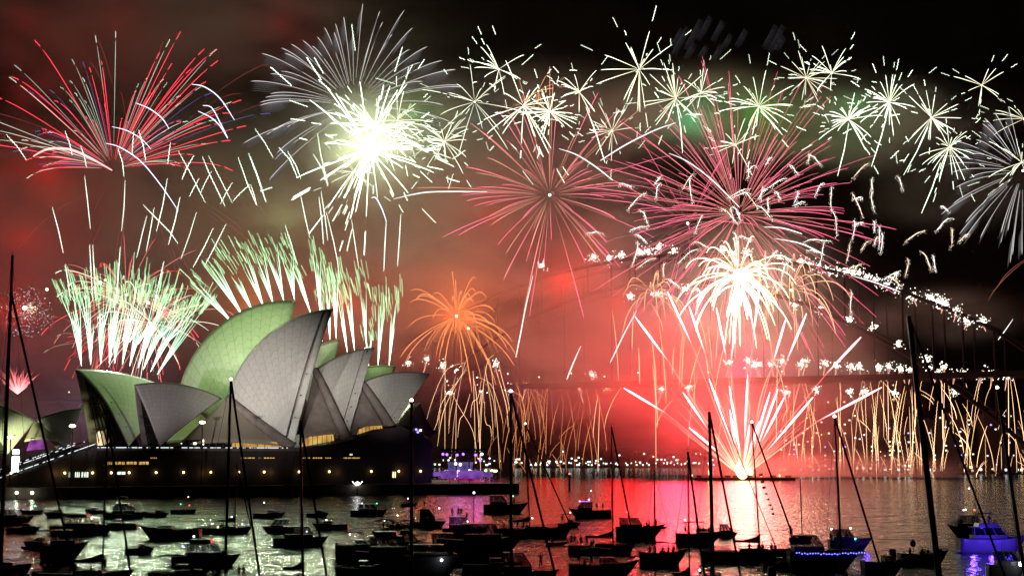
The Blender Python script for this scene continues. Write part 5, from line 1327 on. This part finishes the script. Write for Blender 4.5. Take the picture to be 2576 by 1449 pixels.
MB().tube([(.17 * b20[1], 0, 1.5), (.17 * b20[1], 0, 7.8)], .08, 6).build('mast', ALU, b20[0]); boat_lamp(b20[0], .17 * b20[1], 0, 7.9, L_W, .2); boat_lamp(b20[0], .04 * b20[1], 0, 2.6, L_W, .2)
MB().tube([(.17 * b20[1], 0, 7.6), (-.1 * b20[1], 0, 3.8)], .025, 3).build('stay', WIRE, b20[0])
for i, (x, ps) in enumerate(((-.30, 'lean'), (-.16, 'stand'), (-.10, 'stand'), (.02, 'sit'))): on_boat(b20, x, 2.3, ps, '%s person from the left on the trawler cabin roof' % ('first', 'second', 'third', 'fourth')[i])
b23 = cruiser(1273, 1290, 112, 'dark work boat with an upright glazed wheelhouse at its stern and raised bow', 0, hm=1, top='hard', ch=1.9, nwin=4, H=2.0, bx=(-.36, .02), lamps=((.10, 1.3, L_W), (.16, -.2, L_G)))
on_boat(b23, .18, .1, 'stand', 'person standing on the foredeck of the dark work boat')
b24 = cruiser(1484, 1301, 106, 'police launch with red and violet beacons on its wheelhouse, bow pointing left', PI, top='hard', ch=1.5, nwin=2, H=1.6, hm=4, bx=(-.05, .28), lamps=((.24, .12, lampm((1, .15, .3), 26)), (.02, .5, lampm((1, .2, .5), 40)), (-.03, 2.6, L_W)))
boat_lamp(b24[0], .33 * b24[1], -1.2, 1.1, L_W, .2)
o = MB().box(.0 * b24[1], .22 * b24[1], -.8, .8, b24[3] + 2.16, b24[3] + 2.24).build('violet_light_bar', lampm((.35, .12, 1), 3), b24[0])
on_boat(b24, -.16, .1, 'stand', 'person standing behind the police launch wheelhouse'); on_boat(b24, -.30, .1, 'lean', 'person leaning on the rail near the police launch stern')
# --- middle rank
b26 = yacht(1341, 1350, 196, 'long yacht with life ring and bimini left of the dark motor yacht', 0, mast=1333, mt=(1322, 1066), boom=.27, hm=1, bim=True, spre=(.42, .7), lampm_=L_W)
MB().tube([(-.36 * b26[1] + .35 * cos(a), -.3 * b26[2], b26[3] + .5 + .35 * sin(a)) for a in [2 * pi * i / 12 for i in range(13)]], .09, 5).build('life_ring', GEL[0], b26[0])
boat_lamp(b26[0], -.13 * b26[1], -.4 * b26[2], b26[3] - .2, lampm((1, .3, .8), 6)); boat_lamp(b26[0], -.01 * b26[1], 0, b26[3] + 2.0, L_W)
for i, (x, ps) in enumerate(((-.20, 'stand'), (-.12, 'stand'), (-.08, 'sit'))): on_boat(b26, x, .1, ps, '%s person from the stern on the long yacht with the life ring' % ('first', 'second', 'third')[i])
b26b = cruiser(1432, 1326, 58, 'small cruiser with a yellowish roof light behind the long yacht bow', 0, top='bimini', lamps=((.05, .1, L_O),)); on_boat(b26b, -.3, .1, 'stand', 'person standing at the stern of the small cruiser behind the yacht bow')
b29 = cruiser(1612, 1356, 124, 'dark hardtop cruiser with people on its foredeck before the red water', 0, top='hard', ch=1.2, nwin=2, H=2.0, bx=(-.42, .02), lamps=((-.26, 1.0, L_W),))
for i, (x, ps) in enumerate(((.12, 'sit'), (.17, 'arms_up'), (.31, 'arms_up'))): on_boat(b29, x, .35 if ps == 'sit' else -.3, ps, '%s person on the foredeck of the dark hardtop cruiser' % ('first', 'second', 'third')[i])
b29c = dinghy(1655, 1332, 40, 'small dinghy peeping out beyond the hardtop cruiser bow')
b29b = yacht(1514, 1392, 168, 'yacht crowded with standing people at its stern before the red glints', 0, mast=1542, mt=(1540, 1073), boom=.42, spre=(.40, .68), hm=4, lampm_=None)
for i, (x, ps) in enumerate(((-.45, 'stand'), (-.40, 'stand'), (-.31, 'stand'), (-.22, 'lean'), (-.15, 'sit'))): on_boat(b29b, x, .05, ps, '%s person from the stern on the crowded yacht' % ('first', 'second', 'third', 'fourth', 'fifth')[i])
b28 = dinghy(1400, 1371, 50, 'lone inflatable dinghy on open water left of the crowded yacht')
on_boat(b28, -.2, .1, 'sit', 'person sitting in the lone inflatable dinghy')
b32 = cruiser(1760, 1369, 118, 'cruiser with wide bimini and a row of seated people under it', 0, top='bimini', H=1.7, lamps=((-.30, .2, L_W),))
for i, x in enumerate((-.30, .02, .08, .2)): on_boat(b32, x, .5, 'sit', '%s person seated on the wide bimini cruiser' % ('first', 'second', 'third', 'fourth')[i])
b33 = cruiser(1828, 1351, 56, 'small pale cruiser half hidden behind the two tall masts', 0, top='hard', lamps=((-.1, .5, L_W),))
b34 = yacht(1886, 1412, 246, 'large dark racing yacht with a line of people amidships on the brightest red water', PI * 0, mast=1912, mt=(1897, 1062), boom=.27, hm=1, spre=(.48,), lampm_=L_W, dodger=False)
for i, (x, ps) in enumerate(((.0, 'lean'), (.09, 'sit'), (.13, 'stand'), (.22, 'sit'), (.26, 'sit'))): on_boat(b34, x, .3 if ps == 'sit' else -.45, ps, '%s person along the deck of the large racing yacht' % ('first', 'second', 'third', 'fourth', 'fifth')[i])
# signal flags hanging from a halyard
FLAG = mat('dark_signal_flag', (.10, .03, .03), .8); fp = [pt(u, v, b34[0].location.y) for u, v in ((1918, 1190), (1922, 1208), (1926, 1222), (1930, 1238), (1935, 1252), (1940, 1266), (1944, 1276), (1947, 1288))]
fl = empty('signal_flags', fp[0], 0, 'string of dark pennants fluttering beside the racing yacht mast', 'bunting'); s_ = mpp(1412)
MB().tube([p - fp[0] for p in [pt(1900, 1090, b34[0].location.y)] + fp + [pt(1990, 1380, b34[0].location.y)]], .015, 3).build('halyard', WIRE, fl)
for i, p in enumerate(fp):
    q = p - fp[0]; w = 9 * s_; MB().poly([q, q + Vector((-w * .9, .1, -4 * s_)), q + Vector((.1 * w, 0, -7 * s_))] if i > 2 else [q, q + Vector((-w, .1, -2 * s_)), q + Vector((-w * .8, .1, -8 * s_)), q + Vector((.1 * w, 0, -6 * s_))], .03).build('pennant', FLAG, fl)
b35 = runabout(2015, 1362, 58, 'tiny open boat with a stub mast alone right of the racing yacht', 0, bim=False, ob=False)
MB().tube([(.06 * b35[1], 0, .5), (.02 * b35[1], 0, (1362 - 1211) * mpp(1362) + .3)], .09, 6).build('mast', ALU, b35[0]); on_boat(b35, .12, -.1, 'sit', 'person sitting in the tiny boat with the stub mast')
b36 = cruiser(2141, 1384, 110, 'blue lit sports cruiser with a hard top and two lights before red glints', 0, hm=0, top='hard', ch=1.2, H=1.5, nwin=2, bx=(-.40, .05), lamps=((-.43, .0, L_W), (.0, .12, lampm((1, 1, .5), 8))))
boat_lamp(b36[0], .08 * b36[1], -.3 * b36[2], b36[3] + .35, L_G)
for i, (x, ps) in enumerate(((-.45, 'stand'), (-.28, 'lean'), (-.1, 'stand'))): on_boat(b36, x, -.4, ps, '%s person on the blue lit sports cruiser' % ('first', 'second', 'third')[i])
lamp('hull_light', b36[0].matrix_basis @ Vector((.25 * b36[1], -3.5, .8)), (.12, .05, 1), 60, .2)
b38 = runabout(2325, 1420, 124, 'open fishing boat with big outboard and people, alone on brown water', 0, bim=False, ob=False, H=1.35, hm=4)
outboard(b38[0], -b38[1] / 2 - .1, .9, 1.7)
for i, (x, ps) in enumerate(((-.28, 'sit'), (-.02, 'sit'), (.08, 'lean'), (.34, 'sit'))): on_boat(b38, x, .1 if ps == 'sit' else -.8, ps, '%s person from the outboard in the open fishing boat' % ('first', 'second', 'third', 'fourth')[i])
e = b38[0]; MB().tube([(-.2 * b38[1], 0, 1.4), (-.21 * b38[1], 0, 2.6)], .04, 4).ball((-.21 * b38[1], 0, 2.9), .42, 8, 6, (1, .5, 1.2)).build('outboard_on_bracket', RUB, e)
b39 = cruiser(2432, 1362, 100, 'dark patrol boat behind the blue cruiser, bow pointing left, white and red beacons', PI, hm=4, top='hard', ch=1.6, nwin=2, H=2.3, bx=(-.3, .25), lamps=((.05, .9, L_W), (-.0, .95, L_W), (-.22, .9, L_R), (-.1, 4.6, L_W)))
on_boat(b39, .12, .0, 'stand', 'person at the wheel of the dark patrol boat')
b40 = cruiser(2500, 1389, 176, 'white flybridge cruiser flooded with intense blue light at the right edge', 0, hm=0, fly=True, top='hard', ch=1.3, nwin=3, H=2.0, bx=(-.30, .16), pane=DKPANE)
for x in (-.4, -.15, .1, .35): lamp('hull_light', b40[0].matrix_basis @ Vector((x * b40[1], -4.2, .9)), (.10, .04, 1), 420, .3)
lamp('hull_light', b40[0].matrix_basis @ Vector((-.1 * b40[1], -4.5, 4.5)), (.10, .04, 1), 420, .3)
on_boat(b40, -.05, 2.0, 'stand', 'person standing on the flybridge of the blue lit cruiser')
# --- foreground rank (partly below the frame)
b13 = cruiser(520, 1422, 168, 'black motor yacht with people on its bow and a blue white stern light', 0, fly=True, top='hard', ch=1.2, lamps=((-.20, -1.2, L_W),))
boat_lamp(b13[0], -.25 * b13[1], -.9, b13[3] + .4, L_W, .22); boat_lamp(b13[0], -.34 * b13[1], -.9, b13[3] + 1.5, L_B)
on_boat(b13, .24, .3, 'sit', 'person sitting forward on the black motor yacht'); on_boat(b13, .27, .3, 'sit', 'second person sitting forward on the black motor yacht')
b9 = yacht(214, 1468, 240, 'big dark yacht at lower left with a person on its foredeck', 0, mast=256, mt=(259, 1060), boom=.36, bowpx=325, spre=(.42, .70), hm=1, mr=.13)
on_boat(b9, .20, .2, 'stand', 'broad person standing on the foredeck of the big lower left yacht'); on_boat(b9, .06, .0, 'sit', 'person sitting by the mast of the big lower left yacht')
b7 = cruiser(104, 1380, 92, 'low pale trimmed boat with an awning between the lower left yachts', PI, top='bimini')
b7b = dinghy(84, 1384, 56, 'dinghy nosing out left of the pale trimmed boat', PI)
b8 = yacht(6, 1440, 150, 'dark hull cut by the lower left corner', 0, mast=2, mt=(2, 642), boom=0, cab=True, mr=.22, bowpx=None, furl=False)
b8b = cruiser(112, 1449, 60, 'small dark boat moored between the corner hull and the big lower left yacht', .2, top='open')
b10 = cruiser(452, 1474, 150, 'boat with a curved bimini seen low at the bottom edge on silver water', 0, top='bimini', H=1.5)
b10b = yacht(570, 1478, 190, 'foreground yacht whose tall lamp topped mast crosses the left grey sails', 0, mast=566, mt=(570, 955), bowpx=652, boom=.3, spre=(.40, .66), lampm_=L_W, mr=.17)
for i, (x, ps) in enumerate(((-.18, 'stand'), (-.10, 'stand'), (.0, 'stand'), (.16, 'stand'), (.22, 'stand'))): on_boat(b10b, x, -.1, ps, '%s person on the foreground yacht at the bottom edge left' % ('first', 'second', 'third', 'fourth', 'fifth')[i])
b10c = yacht(770, 1482, 170, 'foreground yacht with a slim dark mast before the tallest grey sail', 0, mast=762, mt=(749, 1058), bowpx=822, boom=.3, spre=(.45,), mr=.16)
for u, v, l, lb, kw in ((352, 1392, 70, 'low black tender between the big lower left yacht and the black motor yacht', dict(top='open')), (900, 1410, 110, 'black cruiser with a bimini packed against the flybridge boat', dict(top='bimini', H=2.0)), (1125, 1392, 120, 'dark cruiser wedged behind the sleek low cruiser', dict(top='hard', ch=1.5)), (1030, 1385, 100, 'dark boat with a stepped cabin behind the open railed flybridge boat', dict(top='hard', fly=True)), (700, 1340, 80, 'reddish tinted cruiser in the middle rank under the tallest grey shell', dict(top='hard', hm=3)), (1240, 1440, 150, 'low dark hull under the high flared bow', dict(top='open')), (1960, 1432, 90, 'dark hull overlapping the racing yacht stern', dict(top='open')), (2230, 1462, 120, 'dark bow with railings at the bottom edge below the fairy light boat', dict(top='open', H=2.2)), (300, 1330, 90, 'black cruiser behind the bow of the broad dark motor yacht', dict(top='bimini')), (165, 1412, 120, 'black cabin boat behind the big lower left yacht', dict(top='hard', ch=1.6, H=2.2)), (60, 1340, 80, 'dark launch at the left between the lit stern and the pale trimmed boat', dict(top='bimini'))): cruiser(u, v, l, lb, random.choice((0, PI, .15)), **kw)
b10d = runabout(545, 1466, 60, 'dark tender beside the foreground yacht with the lamp topped mast', 0, bim=False)
b18 = cruiser(985, 1436, 180, 'large flybridge boat with open rails in the lower middle left', 0, fly=True, top='hard', ch=1.5, nwin=4, H=2.4)
b18b = cruiser(1092, 1444, 168, 'sleek low cruiser with an arched roof before the orange reflections', 0, top='hard', ch=.9, nwin=2, H=2.2, bx=(-.35, .20))
boat_lamp(b18b[0], .12 * b18b[1], -1.9, 1.9, L_W, .18)
on_boat(b18b, .24, .2, 'sit', 'person sitting on the sleek cruiser foredeck'); on_boat(b18b, .27, .2, 'sit', 'second person sitting on the sleek cruiser foredeck')
b18c = cruiser(910, 1478, 130, 'broad dark stern with two people at the bottom edge middle left', 0, top='open', H=2.2)
on_boat(b18c, -.25, .0, 'stand', 'person standing at the left of the broad dark stern'); on_boat(b18c, -.10, .0, 'stand', 'second person standing on the broad dark stern')
b21 = cruiser(1212, 1412, 220, 'largest dark cruiser of the middle with a high flared bow and pulpit', 0, hm=1, top='hard', ch=1.7, nwin=4, H=3.0, bx=(-.20, .22))
b21b = yacht(1034, 1488, 60, 'foreground mast boat before the rightmost shell', 0, mast=1035, mt=(1032, 1008), boom=0, mr=.20, cab=True, furl=False, spre=(.93,), lampm_=emis('masthead_lamp', (1, .75, .45), 18), dodger=False)
b27 = yacht(1310, 1484, 190, 'foreground yacht with a thick dark mast and white masthead light left of centre right', 0, mast=1287, mt=(1285, 985), bowpx=1398, boom=0, mr=.19, spre=(.52,), lampm_=L_W)
b27b = cruiser(1330, 1474, 150, 'boat with a pale hardtop on a raked arch at the bottom edge', 0, top='hard', ch=1.8, nwin=2, bx=(-.40, .05), H=1.4)
on_boat(b27b, .20, .55, 'arms_up', 'person with both hands raised to the face on the pale hardtop boat', face=100)
on_boat(b27b, -.45, .3, 'sit', 'person sitting at the stern of the pale hardtop boat')
b30 = cruiser(1520, 1466, 176, 'covered cruiser at the bottom edge with one person standing at its stern', 0, top='bimini', H=2.0, ch=1.2)
on_boat(b30, -.36, .0, 'stand', 'person standing at the stern of the covered cruiser'); on_boat(b30, -.27, .0, 'sit', 'person sitting at the stern of the covered cruiser'); on_boat(b30, -.18, .0, 'lean', 'person leaning toward the cabin of the covered cruiser')
b31 = runabout(1670, 1420, 122, 'timber launch with a flat canopy and upswept bow among red glints', 0, bim=True, ob=False, H=1.5, hm=3)
for i, x in enumerate((-.28, -.02, .10, .2)): on_boat(b31, x, .2, 'sit', '%s person from the stern in the timber launch' % ('first', 'second', 'third', 'fourth')[i])
b31b = yacht(1662, 1492, 110, 'foreground yacht whose mast stands before the timber launch', 0, mast=1650, mt=(1649, 1178), boom=0, mr=.10, furl=False)
b32b = yacht(1744, 1494, 130, 'foreground yacht with a furled sail at its mast foot on glowing red water', 0, mast=1736, mt=(1735, 1137), boom=.34, mr=.10, bowpx=1775, spre=(.55,))
b32c = runabout(1778, 1462, 76, 'small boat with two seated people and a white light at the bottom edge', 0, bim=False, lamps=((-.22, .8, L_W),))
on_boat(b32c, -.2, .3, 'sit', 'left person in the small boat at the bottom edge'); on_boat(b32c, .15, .3, 'sit', 'right person in the small boat at the bottom edge')
b32d = yacht(1800, 1490, 130, 'foreground yacht with the thickest mast and wide low spreaders in the red glow', 0, mast=1795, mt=(1791, 1036), bowpx=1866, boom=0, mr=.22, spre=(.32, .7), lampm_=None)
MB().tube([Vector((.02 * b32d[1], .2, 22)), Vector((8, .2, 1.6))], .05, 4).build('inner_stay', WIRE, b32d[0])
b37 = cruiser(2080, 1436, 190, 'dark raft of a boat with a string of tiny blue lights along its rail', 0, hm=1, top='hard', ch=1.6, nwin=3, H=2.4, bx=(-.44, -.05))
for i in range(26):
    boat_lamp(b37[0], lerp(-.42, .46, i / 25) * b37[1], -.5 * b37[2] - .05, b37[3] * (.96 + .1 * abs(i / 25 - .4)) + U(-.1, .1), L_B, .07, 'fairy_light')
on_boat(b37, .18, .1, 'stand', 'person standing amidships on the boat with blue fairy lights'); on_boat(b37, -.46, 1.6, 'stand', 'person standing high at the left end of the fairy light boat')
b37b = yacht(2150, 1476, 160, 'long dark hull with anchor at its bow low at the right', 0, mast=2120, mt=(2110, 1048), bowpx=2222, boom=0, mr=.14, spre=(.42,), hm=1, lampm_=L_W)
b37c = runabout(2003, 1474, 84, 'small boat with a big outboard at the bottom edge right of the racing yacht', 0, bim=False, ob=False); outboard(b37c[0], -b37c[1] / 2, .9, 1.8)
b41 = cruiser(2540, 1462, 110, 'dark boat with a bright white deck lamp in the lower right corner', 0, top='hard', H=1.8, lamps=()); boat_lamp(b41[0], -.02 * b41[1] + .9, -1.9, 2.2, L_W, .3)
b42 = yacht(2390, 1500, 150, 'nearest yacht with a very thick leaning mast crossing the golden rain', 0, mast=2366, mt=(2308, 795), bowpx=2536, boom=0, mr=.34, spre=(.30,), furl=True, hm=1)
b43 = yacht(2578, 1496, 100, 'foreground yacht with a leaning mast near the right frame edge', 0, mast=2582, mt=(2528, 976), boom=0, mr=.20, spre=(.5,), furl=False, lampm_=L_W)
b44 = yacht(30, 1500, 180, 'near yacht at the left edge whose thick furled forestay slants across the restaurant', 0, mast=-2, mt=(0, 735), bowpx=190, boom=0, mr=.2, furl=True)
# random extra dark boats filling the far left rank
for i, (u, v, l, lb) in enumerate(((240, 1292, 56, 'low black runabout in the far rank left of the flybridge cruiser'), (395, 1300, 60, 'plain dark runabout right of the far flybridge cruiser'), (830, 1332, 90, 'dark cruiser with a bluish light between the two middle masts'), (800, 1300, 56, 'tiny dark launch below the second grey shell'), (975, 1352, 80, 'flat dark boat just left of the houseboat raft'), (640, 1392, 0, ''))):
    if l: cruiser(u, v, l, lb, random.choice((0, PI)), top=random.choice(('open', 'bimini', 'hard')), lamps=((.1, .1, L_W),) if i in (2, 4) else ())
